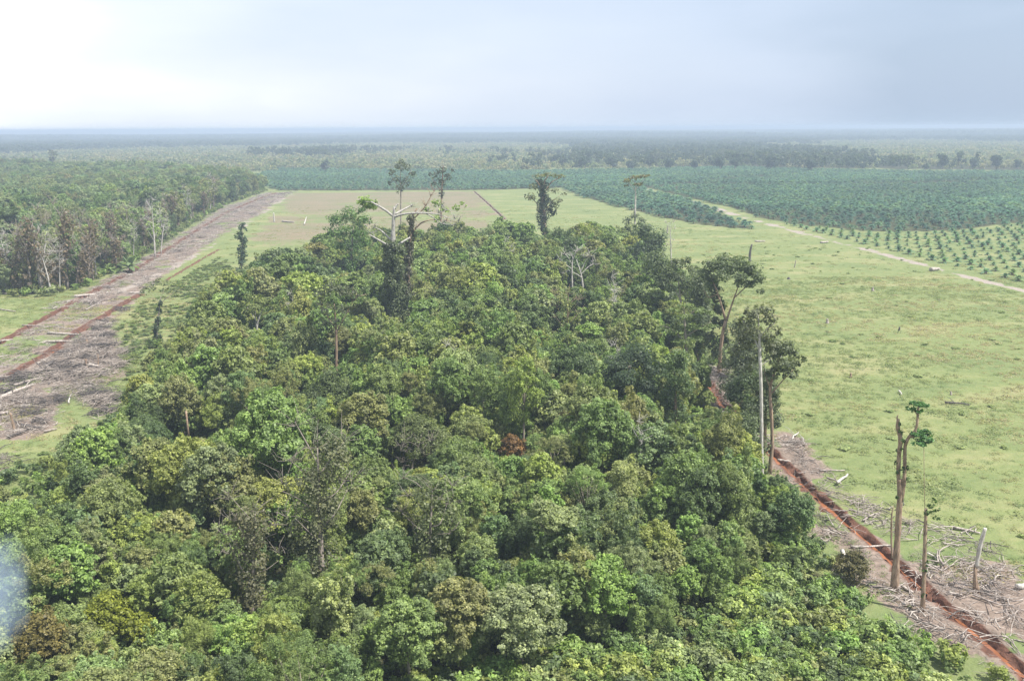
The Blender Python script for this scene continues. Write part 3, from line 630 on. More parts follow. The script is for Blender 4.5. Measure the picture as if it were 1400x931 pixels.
for (bx, by, cx, cy, n, colr, lb) in ((1004, 600, 1012, 545, 5, (.085, .12, .06), 'leafy mid-height tree wedged between the debris gap and white-stemmed tree'), (925, 600, 922, 515, 7, DG, 'dark ivy-hung tree column in front of the debris gap'), (1000, 640, 1005, 600, 5, MG, 'low leafy tree beside the upper end of the ditch'), (1028, 655, 1022, 600, 7, (.115, .15, .075), 'rounded leafy tree at the foot of the white-stemmed tree'), (1035, 575, 1035, 535, 5, (.12, .15, .08), 'leafy tree behind the white stem on the pasture side'), (955, 500, 950, 470, 5, (.10, .135, .06), 'bushy tree below the layered light-green tree'), (905, 450, 902, 385, 6, (.11, .145, .07), 'tall leafy tree at the back of the edge clump, track side of the thin-crowned one'), (962, 490, 958, 415, 6, (.12, .15, .085), 'grey-green tree filling in between layered tree and spreading tree'), (1014, 560, 1010, 478, 7, (.125, .15, .09), 'airy grey-green tree above the debris gap'), (1045, 615, 1048, 548, 6, (.12, .15, .08), 'leafy tree directly behind the white stem, half its height'), (890, 400, 885, 340, 5, (.085, .12, .06), 'dark leafy tree at the pasture corner of the forest'), (1012, 520, 1020, 490, 4, (.125, .15, .085), 'thin grey-green tree close behind the white-stemmed crown')):
    t = Landmark('edge_tree', lb, 'tree', bx, by, M_BROWN); t.tube([(bx, by), ((bx + cx) / 2, (by + cy) / 2), (cx, cy - 15)], [.35, .28, .1])
    t.done(); t.crown([(cx + rng.uniform(-14, 14), cy - 26 + 12 * i + rng.uniform(-3, 3), rng.uniform(13, 18), rng.uniform(-2, 2), .95) for i in range(n)], colr, dens=.95); keep(t, 4)
t = Landmark('umbrella_dark_tree', 'massive blackish-green tree with bare shaded stem near the forest middle', 'tree', 866, 585, M_BARK)
t.tube([(863, 585), (864, 550), (862, 520), (860, 500)], [.6, .5, .42, .3]).done()
t.crown([(845, 500, 20, 0), (868, 492, 22, 2), (888, 505, 18, 0), (832, 515, 14, 0), (856, 512, 18, -4), (880, 522, 15, -3), (870, 540, 12, 1, 1.1), (850, 535, 12, 1, 1.1)], (.050, .078, .040), dens=1.1); mark('the blackish-green massive tree', t.b); keep(t, 6)
# snags by the ditch
t = Landmark('twin_snag', 'tall twin-stemmed dead trunk with creepers and two leafy umbrellas by the orange ditch', 'dead tree', 1223, 806, M_BROWN)
t.tube([(1223, 806), (1225, 770), (1227, 735), (1229, 700), (1231, 672), (1230, 655)], [.52, .40, .36, .34, .33, .28], 12).tube([(1230, 680), (1228, 650), (1229, 620), (1232, 600), (1227, 585), (1228, 573)], [.24, .23, .23, .27, .24, .18], 10)
t.tube([(1232, 685), (1236, 660), (1237, 640), (1237, 608), (1242, 598), (1251, 590), (1254, 580), (1255, 562), (1256, 553)], [.24, .23, .21, .20, .20, .18, .15, .14, .07], 10).tube([(1243, 598), (1254, 596), (1262, 598)], [.12, .09, .05]).tube([(1254, 566), (1248, 559), (1246, 556)], [.09, .07, .03]).tube([(1228, 575), (1226, 571), (1228, 567)], [.16, .1, .05], 6)
t.tube([(1220, 760, -.6), (1219, 740, -.6), (1219, 702, -.5), (1222, 690, -.4)], [.10, .12, .1, .04]).done()
lf = [(1246, 558, 5, 0, .35), (1252, 553, 6, .5, .35), (1259, 552, 6, -.5, .35), (1265, 553, 4, 0, .35), (1255, 558, 5, -1, .35), (1263, 556, 4, .5, .4), (1254, 594, 6, 0, .4), (1262, 597, 8, .4, .5), (1269, 600, 7, -.4, .45), (1258, 604, 7, -.8, .5), (1265, 608, 6, 0, .5), (1273, 603, 4, 0, .4), (1262, 591, 5, .5, .4)]
lf = [(a, b, c * 1.3, d_, e) for a, b, c, d_, e in lf]
t.crown(lf, (.075, .165, .055), 'crown', leaf=.34, dens=1.0)
t.crown([(1228, 580, 2.6, 0, 1.6), (1231, 590, 2.6, -.4, 1.4), (1234, 600, 3, -.4, 1.3), (1226, 632, 3, 0, 1.5), (1233, 640, 3, -.4, 1.4), (1240, 640, 3, 0, 1.6), (1241, 655, 2.6, 0, 1.4), (1227, 645, 2.5, -.3, 1.2), (1233, 612, 2, -.4, 1.2), (1227, 680, 2.4, -.4, 1.5), (1226, 615, 1.6, 0, 1.5)], (.085, .135, .05), 'vine', leaf=.28, dens=.9)
m_ = MB(); P = np.array([t.p(1263, 608, .2), t.p(1263.3, 640, .2), t.p(1263.6, 672, .2), t.p(1264.5, 700, .2)]); m_.tube(P, .035, 4); m_.build('hanging_vine', M_BROWN, t.o)
mark('the twin-stemmed snag', t.b); keep(t, 3)
t = Landmark('leafy_snag', 'slim dead stem with a small leafy tuft on top straddling the orange ditch edge', 'dead tree', 1262, 836, M_BROWN)
t.tube([(1261, 836), (1263, 800), (1264, 760), (1265, 725), (1266, 695)], [.32, .23, .21, .2, .16], 10).done()
t.crown([(1272, 692, 5, 0), (1277, 686, 4, .3), (1276, 700, 5, .5), (1280, 708, 3.5, 0), (1268, 700, 3, -.3, 1.2), (1284, 696, 2.5, 0)], (.09, .15, .05), 'crown', leaf=.3, dens=.8)
t.crown([(1267, 770, 3, 0, 1.5), (1264, 778, 2.6, -.2, 1.3), (1269, 742, 2.2, 0, 1.2), (1263, 812, 3, -.2, 1), (1259, 806, 3, 0, .8)], (.085, .14, .05), 'vine', leaf=.28, dens=.8); keep(t, 3)
t = Landmark('broken_snag', 'short broken trunk with pale split top and dark foot on the bare peat', 'dead tree', 1335, 808, M_PALE)
t.tube([(1335, 775, .0), (1338, 755), (1342, 738), (1347, 722)], [.23, .23, .24, .2], 10).done('upper_trunk')
t2 = MB(); t2.tube(np.array([t.p(1335, 809), t.p(1334, 800), t.p(1333, 788), t.p(1334, 774)]), [.42, .34, .2, .235], 10); t2.build('lower_trunk', M_BROWN, t.o, True); keep(t, 3)  # lower trunk in a darker brown bark than the pale top
t = Landmark('burnt_stump', 'black burnt bent stump alone on the green pasture', 'stump', 1025, 358, M_CHAR)
t.tube([(1025, 358), (1025, 350), (1026, 342), (1028, 334)], [.65, .5, .45, .3]).done(); keep(t, 3)
# track side
t = Landmark('ivy_pole', 'dark leaf-wrapped leaning pole with thin bare arms near the red track', 'dead tree', 213, 470, M_BARK)
t.tube([(214, 470), (215, 445), (218, 420), (220, 405)], [.25, .22, .18, .1]).tube([(219, 415), (228, 407), (235, 402), (239, 404)], [.1, .09, .07, .03]).tube([(219, 412), (210, 408), (200, 407)], [.08, .06, .03]).tube([(221, 404), (224, 398), (223, 392)], [.07, .05, .03]).done()
t.crown([(214, 462, 6, 0, 1.5), (214, 450, 5, 0, 1.7), (216, 438, 4.5, 0, 1.7), (218, 426, 4.5, 0, 1.7), (219, 414, 4, 0, 1.3)], (.05, .075, .042), 'vine', dens=1.1)
t.crown([(205, 392, 8, 0), (216, 386, 8, 0), (228, 390, 8, 0), (196, 398, 7, 0), (238, 398, 6, 1)], (.14, .165, .09), 'crown', dens=.28); mark('the leaf-wrapped pole', t.b); keep(t)
t = Landmark('column_tree', 'narrow dark upright tree standing out against the dry pasture', 'tree', 330, 368, M_BARK)
t.tube([(330, 368), (331, 340), (332, 312)], [.3, .25, .1]).done()
t.crown([(332, 311, 5, 0, 1.2), (328, 322, 6, 0, 1), (334, 330, 6, 0, 1), (329, 340, 6.5, 0, 1), (332, 350, 6, 0, 1.1), (330, 360, 6, 0, 1)], (.05, .085, .05), dens=1.0); mark('the narrow dark upright tree', t.b); keep(t)
t = Landmark('yellow_umbrella_tree', 'yellow-green flat crown on pale forked stems among darker bushes', 'tree', 351, 480, M_PALE)
t.tube([(352, 480), (351, 455), (352, 440), (358, 425), (364, 415)], [.28, .24, .2, .12, .05]).tube([(352, 442), (344, 428), (336, 418)], [.15, .11, .05]).tube([(351, 450), (349, 432), (350, 415)], [.12, .09, .04]).done()
t.crown([(332, 416, 10, 0, .5), (346, 408, 11, 1, .55), (361, 411, 11, 0, .5), (372, 420, 8, 0, .5), (350, 418, 11, -2, .5), (338, 426, 8, 0, .5)], (.155, .19, .065), dens=.7); mark('the yellow-green flat crown', t.b); keep(t)
t = Landmark('red_stem_tree', 'tall sparse grey-leaved tree on a bare reddish stem', 'tree', 459, 530, M_BROWN)
t.tube([(460, 530), (460, 495), (460, 465), (459, 440), (457, 415)], [.36, .3, .26, .2, .08]).tube([(460, 455), (472, 432), (482, 412)], [.14, .1, .04]).tube([(459, 450), (446, 430), (437, 415)], [.14, .1, .04]).twigs([(482, 412), (470, 425), (492, 405), (440, 418)], 5, 18, .05).done()
t.crown([(440, 405, 13, 0), (455, 395, 13, 1), (470, 398, 12, 0), (446, 422, 12, 0), (468, 420, 11, -2), (482, 400, 9, 0), (456, 440, 10, 0), (442, 442, 9, 1)], (.098, .115, .070), dens=.45); mark('the reddish-stemmed tree', t.b); keep(t)
t = Landmark('bright_crown_tree', 'tall bright green open tree on the track side of the white dead giant', 'tree', 482, 400, M_BARK)
t.tube([(480, 400), (480, 365), (481, 340), (483, 310)], [.45, .4, .3, .15]).tube([(481, 345), (468, 325), (460, 308)], [.2, .12, .05]).tube([(481, 340), (497, 318), (506, 300)], [.2, .12, .05]).done()
t.crown([(460, 300, 12, 0), (478, 294, 13, 1), (496, 300, 11, 0), (454, 318, 11, 0), (470, 315, 12, -3), (490, 318, 11, -2), (500, 332, 9, 1), (465, 336, 11, 0), (484, 342, 12, 0, 1), (478, 362, 12, 0, 1.1), (495, 288, 8, 1), (505, 350, 8, 2)], (.10, .175, .05), dens=.7); mark('the tall bright green tree', t.b); keep(t, 5)
# whitish bare pair and other leafless trees
t = Landmark('bare_pair_tree', 'whitish leafless twin tree with a tangle of twigs amid green crowns', 'dead tree', 790, 415, M_PALE)
t.tube([(783, 415), (782, 385), (782, 365), (783, 350)], [.34, .3, .22, .1]).tube([(797, 415), (797, 390), (794, 372), (788, 355)], [.34, .3, .22, .1])
for (ax, ay, bx, by) in ((782, 368, 766, 360), (782, 362, 772, 348), (795, 375, 812, 362), (794, 372, 806, 350), (783, 356, 790, 343), (796, 380, 780, 372), (782, 372, 768, 374)): t.tube([(ax, ay), ((ax + bx) / 2, (ay + by) / 2 - 3, rng.normal(0, 1)), (bx, by, rng.normal(0, 2))], [.16, .12, .06], 5)
t.twigs([(766, 360), (772, 348), (812, 362), (806, 350), (790, 343), (768, 374), (798, 352), (783, 350)], 9, 13, .07).done(); mark('the whitish bare twin tree', t.b); keep(t, 5)
def bare_tree(bx, by, hpx, wpx, label, bark=M_PALE, lean=0, vine=None, r0=.3, name='bare_tree', dens=.3):
    t = Landmark(name, label, 'dead tree', bx, by, bark); tx = bx + lean
    t.tube([(bx, by), (bx + lean * .3, by - hpx * .4), (bx + lean * .7, by - hpx * .75), (tx, by - hpx)], [r0, r0 * .8, r0 * .5, r0 * .15])
    ends = []
    for i in range(7):
        f = .35 + .09 * i; sx, sy = bx + lean * f, by - hpx * f; sg = 1 if i % 2 else -1; ex, ey = sx + sg * wpx * rng.uniform(.5, 1) * .5, sy - hpx * rng.uniform(.1, .28)
        t.tube([(sx, sy), ((sx + ex) / 2, (sy + ey) / 2 - 1, rng.normal(0, 1)), (ex, ey, rng.normal(0, 1.5))], [r0 * .24, r0 * .17, r0 * .07], 5); ends.append((ex, ey))
    t.twigs(ends + [(tx, by - hpx)], 9, wpx * .34, max(.028, t.d * .00016)).done()
    if vine: t.crown([(bx + lean * f + rng.uniform(-.2, .2) * wpx, by - hpx * f, wpx * .26, 0, 1.1) for f in (.2, .4, .58, .75, .9)], vine, 'vine', dens=dens)
    keep(t, 3); return t
for a in ((120, 388, 62, 34, 'grey leafless tree hung with dead vines at the track end of the bare row', M_TWIG, 4, BRN, .5, 'bare_tree', .35),
          (55, 400, 58, 30, 'grey leafless tree with leaning pale stem behind the bare ground', M_PALE, -6, None, .4), (88, 394, 66, 34, 'grey twiggy tree between two pale leaning stems', M_TWIG, -4, BRN, .45, 'bare_tree', .3),
          (70, 402, 50, 22, 'thin pale leaning stem in front of the grey twiggy trees', M_PALE, -12, None, .32), (175, 352, 66, 40, 'rounded bare grey crown rising over the upright palm', M_TWIG, -2, None, .4), (212, 352, 64, 26, 'pale forked dead trunk beside the upright palm', M_PALE, -4, None, .42),
          (220, 348, 50, 18, 'thin dead pole with pale twigs at the clearing edge', M_PALE, 5, None, .3), (104, 394, 46, 30, 'brownish dead thicket tree close to the clearing edge', M_TWIG, 6, BRN, .4, 'bare_tree', .4), (160, 372, 44, 22, 'brown dying tree with clinging dead leaves by the red ditch', M_TWIG, -3, BRN, .35, 'bare_tree', .4),
          (20, 400, 50, 26, 'dim grey trunk with hanging moss at the forest corner', M_BARK, 3, BRN, .4, 'bare_tree', .3)): bare_tree(*a)
bare_tree(918, 368, 62, 12, 'thin leafless pole with a leafy foot at the pasture corner', M_PALE, -2, None, .3)
t = bare_tree(440, 812, 200, 110, 'brown vine-hung dying giant with curling bare twigs in the near forest', M_TWIG, -6, (.12, .13, .07), .42, 'dying_tree', .5); mark('the brown vine-hung dying giant', t.b)
bare_tree(345, 850, 150, 90, 'grey-brown half dead tree with draped creepers, track side of the vine-hung giant', M_TWIG, 4, (.13, .13, .075), .32, 'dying_tree', .5)
bare_tree(585, 800, 130, 80, 'half dead tree showing curved pale twigs, pasture side of the vine-hung giant', M_TWIG, 6, (.12, .145, .065), .3, 'dying_tree', .55)
bare_tree(560, 655, 50, 44, 'grey dead brushy crown lying low between green trees', M_TWIG, 14, None, .16)
bare_tree(775, 480, 78, 40, 'tall reddish half bare tree in the middle of the forest', M_BROWN, 2, OL, .35, 'dying_tree', .35)
_b = [o for o in bpy.data.objects if o.name.startswith('bare_tree') and o.parent is None]
_proto = [_b[k] for k in (8, 6, 2)]; THIN = []
for k in range(28):
    f_ = k / 27; bx = 8 + 300 * f_ + rng.uniform(-5, 5); by = float(np.interp(bx, [0, 60, 90, 150, 200, 258, 310], [399, 401, 396, 372, 345, 307, 277])) + rng.uniform(-3, 2); b_ = G(bx, by)
    o = copy_tree(_proto[k % 3]); o.location = b_; o.rotation_euler = (0, 0, rng.uniform(0, 6.28)); z_ = rng.uniform(.7, 1.25); o.scale = (z_, z_, z_ * rng.uniform(.9, 1.3)); o['group'] = 'thin dead trunks along the forest edge'; THIN.append([o, 'thin grey dead trunk', b_[0], b_[1]])
for (bx, by, z_) in ((835, 470, .8), (632, 440, .7), (1132 - 300, 560, .6), (690, 400, .8), (398, 470, .6), (610, 560, .6), (870, 690, .6)):
    b_ = G(bx, by); o = copy_tree(_proto[1]); o.location = b_; o.rotation_euler = (0, 0, rng.uniform(0, 6.28)); o.scale = (z_, z_, z_ * 1.2); o['group'] = 'thin bare stems poking out of the forest'; THIN.append([o, 'thin bare stem among green crowns', b_[0], b_[1]])
# coloured crowns close by
for (bx, by, R, hpx, colr, lb, mk) in ((152, 880, 36, 62, (.20, .23, .035), 'vivid yellow-green rounded tree with two domes near the smoke', 'the vivid yellow-green domed tree'), (192, 895, 24, 52, (.20, .23, .035), 'smaller vivid yellow-green dome leaning on the larger one', None),
                                  (58, 930, 42, 80, (.155, .135, .045), 'rust-tinged yellowish tree beside the smoke', 'the rust-tinged tree'), (702, 640, 22, 40, (.20, .12, .05), 'small tree with orange-rust leaves amid green crowns', 'the orange-rust tree'),
                                  (1165, 800, 26, 40, (.13, .12, .055), 'brown-green bush at the ditch bank', None), (575, 640, 44, 60, (.125, .155, .06), 'wide olive-yellow dome of fine leaves at mid-forest', 'the olive-yellow dome'), (452, 580, 36, 60, (.105, .14, .055), 'rounded fine-leaved olive dome facing the reddish-stemmed tree', None),
                                  (392, 905, 54, 70, (.15, .20, .06), 'pale yellow-green domed crown close to the camera', 'the pale domed crown'), (470, 945, 46, 62, (.14, .19, .06), 'pale green clustered crown joined to the pale domed one', None)):
    t = Landmark('domed_tree', lb, 'tree', bx, by, M_BARK); t.tube([(bx, by), (bx + 1, by - hpx * .5), (bx, by - hpx * .9)], [.3, .24, .1]).done()
    l = [(bx + R * .85 * math.cos(i * 2.4) * math.sqrt(i / 19), by - hpx * (1 - .5 * (i / 19)), R * rng.uniform(.2, .42), R * .8 * t.d / F * math.sin(i * 2.4) * math.sqrt(i / 19), .8) for i in range(20)]
    t.crown(l + [(bx, by - hpx * .6, R * .7, 0, .9)], colr, dens=.95, leaf=max(.29, t.d * .0021)); keep(t, 4.5)
    if mk: mark(mk, t.b)
for bx, by, ph in ((640, 900, 'the near middle of the forest edge'), (880, 860, 'the leafy hollow above the shrubs'), (700, 740, 'the dark hollow mid-forest'), (250, 700, 'the track-side thicket'), (330, 590, 'the deep dark hollow'), (620, 520, 'the fine-leaved middle stand'), (1000, 760, 'the ditch-side thicket'), (760, 620, 'the even green stand')): mark(ph, G(bx, by))

# ------------------------------------------------------------------ the forest
SHRUBZ = poly_px([(520, 985), (640, 935), (760, 908), (880, 885), (970, 850), (1035, 785), (1090, 745), (1200, 860), (1270, 915), (1340, 985), (1500, 1180), (480, 1180)])
def clear_of(P, extra=0.0):
    m = np.ones(len(P), bool)
    for x, y, r in KEEP: m &= np.hypot(P[:, 0] - x, P[:, 1] - y) > r + extra
    for ln in DL: m &= dist_line(P, ln[::4])[0] > 3.4
    return m
def plant(name, cat, group, x, y, var, scale, rz, color, zs=1.0):
    c, t, h, R = var
    o = link(name, None, None, (x, y, 0), rz, (scale, scale, scale * zs)); tag(o, None, cat, group)
    link('trunk', t, o); k = link('crown', c, o); k.color = color; return o
def inst_copy(me):
    m = me.copy(); m.materials.clear(); m.materials.append(M_LEAF_I); return m

P = poisson(FOREST, 5.3); P = P[clear_of(P) & ~inside(P, SHRUBZ)]
d = np.hypot(P[:, 0], P[:, 1]); edge = sdf(P, FOREST)
P = P[(d > 52)]; edge = sdf(P, FOREST); P = P[in_view(P, 7, 40, 150)]
P = P[rng.random(len(P)) > .06]
P = P[np.argsort(np.hypot(P[:, 0], P[:, 1]))]; edge = sdf(P, FOREST)
pt = fbm(P, 28, 61); hn = fbm(P, 22, 77)
forms = list(VN); rt = np.random.default_rng(11); items = []; stuffP = []
for i, (x, y) in enumerate(P):
    dist = math.hypot(x, y); form = forms[rt.choice(6, p=[.33, .29, .13, .14, .06, .05])]
    if edge[i] < 5 and form in ('open thin-leaved', 'flat-topped'): form = 'broad bushy'
    w = {'dark green': 1.0 + 3 * (pt[i] < .42), 'mid green': 2.6, 'bright green': 1.0, 'yellow-green': .7 + 1.6 * (pt[i] > .56), 'olive': 1.5 + 1.5 * (pt[i] > .5), 'blue-green': .9, 'grey-green': .9, 'pale green': .9, 'brownish green': .18}
    cn = pick_color(rt, w); colr = vary(COLS[cn], rt)
    s = rt.uniform(.52, 1.06) * (.72 + .56 * hn[i]) * (0.66 if edge[i] < 4 else .85 if edge[i] < 9 else 1.0)
    if dist > 240: s *= 1.12
    if dist < 125: s *= .80
    if form == 'broad bushy': s *= .85
    c_, t_, h_, R_ = VN[form][0]; q = proj([[x, y, 0]])[0]; zs_ = rt.uniform(.85, 1.2)
    for sx, hw, sy in SHOW:
        if abs(q[0] - sx) < hw + s * R_ * F / dist * .7 and q[1] > sy + 6:
            s = min(s, max(0, V(q[0], sy, (x, y))[2]) / (h_ * zs_))
    if s < .25: continue
    if len(items) < 300:
        v = (VN if dist < 185 else VM)[form]; var = v[rt.integers(len(v))]
        o = plant('broadleaf_tree', 'tree', 'broadleaf trees crowded in the forest remnant', x, y, var, s, rt.uniform(0, 6.28), colr, zs_); items.append([o, f"{cn} {form} tree", x, y])
    else: stuffP.append((x, y, form, s, colr, rt.uniform(0, 6.28)))
place_labels(items, MARKS)
VMI = [(f, inst_copy(v[0])) for f in forms for v in VM[f]]
def tree_mass(name, label, L_):
    idx = [int(rt.choice([k for k, (f, _) in enumerate(VMI) if f == q[2]])) for q in L_]
    return scatter(name, label, [(q[0], q[1], 0) for q in L_], [q[5] for q in L_], [q[3] for q in L_], idx, np.array([q[4][:3] for q in L_]), [m for _, m in VMI])
tree_mass('forest', 'crowded broadleaf crowns at the back of the forest remnant', stuffP)

U = poisson(FOREST, 3.5); U = U[in_view(U, 4, 30, 120) & clear_of(U, -1.5) & ~inside(U, SHRUBZ)]; L_ = []
for x, y in U:
    q = proj([[x, y, 0]])[0]; s = rt.uniform(.26, .66) * (.8 + .5 * rt.random()); form = forms[rt.choice(6, p=[.25, .35, .12, .22, .06, 0])]
    for sx, hw, sy in SHOW:
        if abs(q[0] - sx) < hw + 6 and q[1] > sy + 6: s = min(s, max(0, V(q[0], sy, (x, y))[2]) / 15)
    if s > .15: L_.append((x, y, form, s, vary(COLS[pick_color(rt, {'dark green': 1, 'mid green': 2, 'bright green': 1.6, 'yellow-green': 1, 'olive': 1, 'pale green': 1, 'blue-green': .7})], rt), rt.uniform(0, 6.28)))
tree_mass('young_growth', 'half-grown trees filling the gaps between the forest crowns', L_)
# bushes under and around the trees
def bush_mesh(seed, R, h, n, leaf, m, dens):
    r = np.random.default_rng(seed); lob = [(r.uniform(-.5, .5) * R, r.uniform(-.5, .5) * R, h * r.uniform(.35, .7), R * r.uniform(.4, .65), R * r.uniform(.4, .65), h * r.uniform(.28, .45)) for _ in range(n)]
    return crown_mesh('bush', seed, lob, leaf, dens, m, .6, sub=12)
BUSHI = [bush_mesh(900 + i, 1.6, 2.3, 6, .34, M_LEAF_I, 15) for i in range(4)]
BUSHS = [bush_mesh(940 + i, 2.5, 2.7, 9, .34, M_LEAF, 18) for i in range(3)]
P = poisson(FOREST, 2.3); P = P[in_view(P, 1, 40, 150) & clear_of(P, -2.5)]; d = np.hypot(P[:, 0], P[:, 1]); P = P[(d < 260) | (rng.random(len(P)) < .5)]
fr = []
for poly, sp in ((FOREST, 3.4),):
    Q = poisson(np.array([[-160, 60], [160, 60], [160, 420], [-160, 420]]), sp); e = sdf(Q, FOREST); nse = fbm(Q, 16, 5)
    Q = Q[(e < 0) & (e > -2 - 16 * np.clip(nse - .42, 0, 1) * 2.2) & in_view(Q, 1, 30, 60)]; 
    ok = np.ones(len(Q), bool)
    for z in (CLEAR_L, CLEAR_C, ROAD, GAP_C): ok &= ~inside(Q, z)
    fr.append(Q[ok & clear_of(Q, -2)])
STRIP = poly_px([(180, 580), (235, 500), (300, 425), (345, 385), (335, 345), (300, 350), (245, 385), (195, 415), (160, 450), (172, 500), (160, 560), (60, 640), (20, 690), (60, 735)])
Q = poisson(STRIP, 1.9); ns_ = fbm(Q, 12, 8); Q = Q[(rng.random(len(Q)) < 2.4 * np.clip(ns_ - .34, 0, 1) + .08) & ~inside(Q, CLEAR_L) & ~inside(Q, ROAD) & clear_of(Q, -2)]; fr.append(Q); n0 = len(P) + sum(map(len, fr[:-1]))
P = np.concatenate([P] + fr); n = len(P); cs = np.array([COLS[k] for k in ('mid green', 'dark green', 'bright green', 'olive', 'blue-green', 'yellow-green')])[rng.integers(0, 6, n)] * rng.uniform(.8, 1.15, (n, 1))
scatter('undergrowth', 'dense leafy bushes and saplings filling the forest floor', np.column_stack([P, np.zeros(n)]), rng.uniform(0, 6.28, n), np.where((np.arange(n) < n0)[:, None], rng.uniform(.55, 1.25, (n, 1)), rng.uniform(.35, .95, (n, 1)) * np.array([[1, 1, .42]])), rng.integers(0, 4, n), np.where((np.arange(n) < n0)[:, None], cs, cs * .6 + .4 * np.array([.17, .21, .085])), BUSHI)
P = poisson(SHRUBZ, 3.9); P = P[in_view(P, 1, 30, 60) & clear_of(P, -1)]; items = []
for x, y in P[:290]:
    cn = pick_color(rt, {'mid green': 2, 'bright green': 2, 'yellow-green': 1.4, 'pale green': 1, 'dark green': .6})
    o = link('shrub', None, None, (x, y, 0), rt.uniform(0, 6.28), rt.uniform(.7, 1.15)); tag(o, None, 'shrub', 'low shrubs beside the ditch')
    c = link('foliage', BUSHS[rt.integers(3)], o); c.color = vary(COLS[cn], rt); items.append([o, f"low {cn} leafy shrub", x, y])
SM = [(ph, *G(a, b)[:2], ('forest side of', 'ditch side of')) for a, b, ph in ((1330, 915, 'the lower end of the ditch'), (1230, 880, 'the ditch bend in the shrubs'), (1130, 900, 'the middle of the shrub patch'), (1020, 910, 'the forest end of the shrub patch'))]
place_labels(items, SM)

# ------------------------------------------------------------------ forest across the track
P = poisson(LEFTF, 8.5); P = P[in_view(P, 8, 30, 50) & clear_of(P, -1)]; P = P[np.argsort(np.hypot(P[:, 0], P[:, 1]))]; edge = sdf(P, LEFTF); hn = fbm(P, 60, 41); pt = fbm(P, 90, 43)
LM = [(ph, *G(a, b)[:2], ('forest side of', 'track side of')) for a, b, ph in ((175, 365, 'the upright palm'), (70, 395, 'the grey leafless row'), (250, 315, 'the red ditch bend'), (330, 275, 'the far end of the red track'), (120, 330, 'the pale forked dead trunk'), (20, 330, 'the hazy middle of the far forest'), (200, 285, 'the dense dark stand'), (20, 395, 'the forest corner by the clearing'))]
items = []; stuffP = []
for i, (x, y) in enumerate(P):
    form = forms[rt.choice(6, p=[.30, .16, .20, .12, .16, .06])]
    w = {'dark green': 1.6, 'mid green': 1.6, 'olive': 1.6, 'blue-green': 1.2, 'grey-green': 2.4, 'pale green': .8, 'brownish green': .7 + (edge[i] < 14) * .8, 'yellow-green': .3}
    cn = pick_color(rt, w); colr = vary(np.array(COLS[cn]) * np.array([.98, 1.02, 1.10]), rt); s = rt.uniform(.75, 1.2) * (.75 + .7 * hn[i])
    if len(items) < 280:
        v = VM[form]; o = plant('swamp_tree', 'tree', 'trees of the forest across the red track', x, y, v[rt.integers(len(v))], s, rt.uniform(0, 6.28), colr, rt.uniform(.9, 1.3)); items.append([o, f"{cn} {form} tree", x, y])
    else: stuffP.append((x, y, form, s, colr, rt.uniform(0, 6.28)))
place_labels(items, LM)
place_labels(THIN[:28], LM); place_labels(THIN[28:], MARKS)
tree_mass('far_forest', 'hazy mixed forest stretching away beyond the red track', stuffP)
_c = LEFTF.mean(0); P = poisson(_c + (LEFTF - _c) * 1.02, 5.0); P = P[in_view(P, 1, 20, 20)]; P = P[(sdf(P, LEFTF) < 30) & (np.hypot(P[:, 0], P[:, 1]) < 900)]; n = len(P)
scatter('forest_edge_bushes', 'bushes and saplings along the edge of the forest across the track', np.column_stack([P, np.zeros(n)]), rng.uniform(0, 6.28, n), rng.uniform(.8, 1.7, n), rng.integers(0, 4, n), np.array([COLS['mid green'], COLS['grey-green'], COLS['olive'], COLS['bright green']])[rng.integers(0, 4, n)], BUSHI)

# ------------------------------------------------------------------ palms
def palm_mesh(seed, R, nf, seg, m, rise=.55, name='fronds', wid=.16):
    r = np.random.default_rng(seed); mb = MB()
    for i in range(nf):
        a = i * 2.39996 + r.uniform(-.2, .2); u = i / nf; el = (1.25 - 1.35 * u) * rise / .55; ln = R * r.uniform(.85, 1.1)
        t = np.linspace(0, 1, seg + 1); droop = (0.55 + .5 * (1 - u)) * t ** 2
        h = ln * t * math.cos(el) * (1 - .12 * t); z = ln * (t * math.sin(el) - droop * .62)
        c, s = math.cos(a), math.sin(a); mid = np.column_stack([h * c, h * s, z]); sd = np.array([-s, c, 0]); w = ln * wid * np.sin(np.clip(t * .86 + .13, 0, 1) * math.pi) ** .7
        lo = mid + sd * w[:, None] - np.array([0, 0, 1]) * w[:, None] * .45; hi = mid - sd * w[:, None] - np.array([0, 0, 1]) * w[:, None] * .45
        v = np.concatenate([lo, mid, hi]); k = np.arange(seg); n = seg + 1
        q = np.concatenate([np.stack([k, k + 1, n + k + 1, n + k], 1), np.stack([n + k, n + k + 1, 2 * n + k + 1, 2 * n + k], 1)]); mb.add(v, q, None, np.full(len(v), r.uniform(.2, .8)))
    return mb.mesh(name, m)
def stem_mesh(h, r0, m):
    mb = MB(); mb.tube(np.array([[0, 0, -.3], [0, 0, h * .5], [.05, 0, h]]), [r0 * 1.2, r0, r0 * .9], 7); return mb.mesh('trunk', m)
PALM_C = .85 * np.array([(.06, .135, .09), (.075, .155, .10), (.10, .175, .095), (.05, .115, .08)])
FR_M = [palm_mesh(10 + i, 4.6, 26, 4, M_LEAF) for i in range(3)]; FR_Y = [palm_mesh(20 + i, 1.9, 14, 3, M_LEAF, .8) for i in range(3)]
ST_M, ST_Y = stem_mesh(2.6, .4, M_BROWN), stem_mesh(.5, .25, M_BROWN)
ax = (TRACK_R[6] - TRACK_R[3]); ax /= np.linalg.norm(ax); ay = np.array([-ax[1], ax[0]])
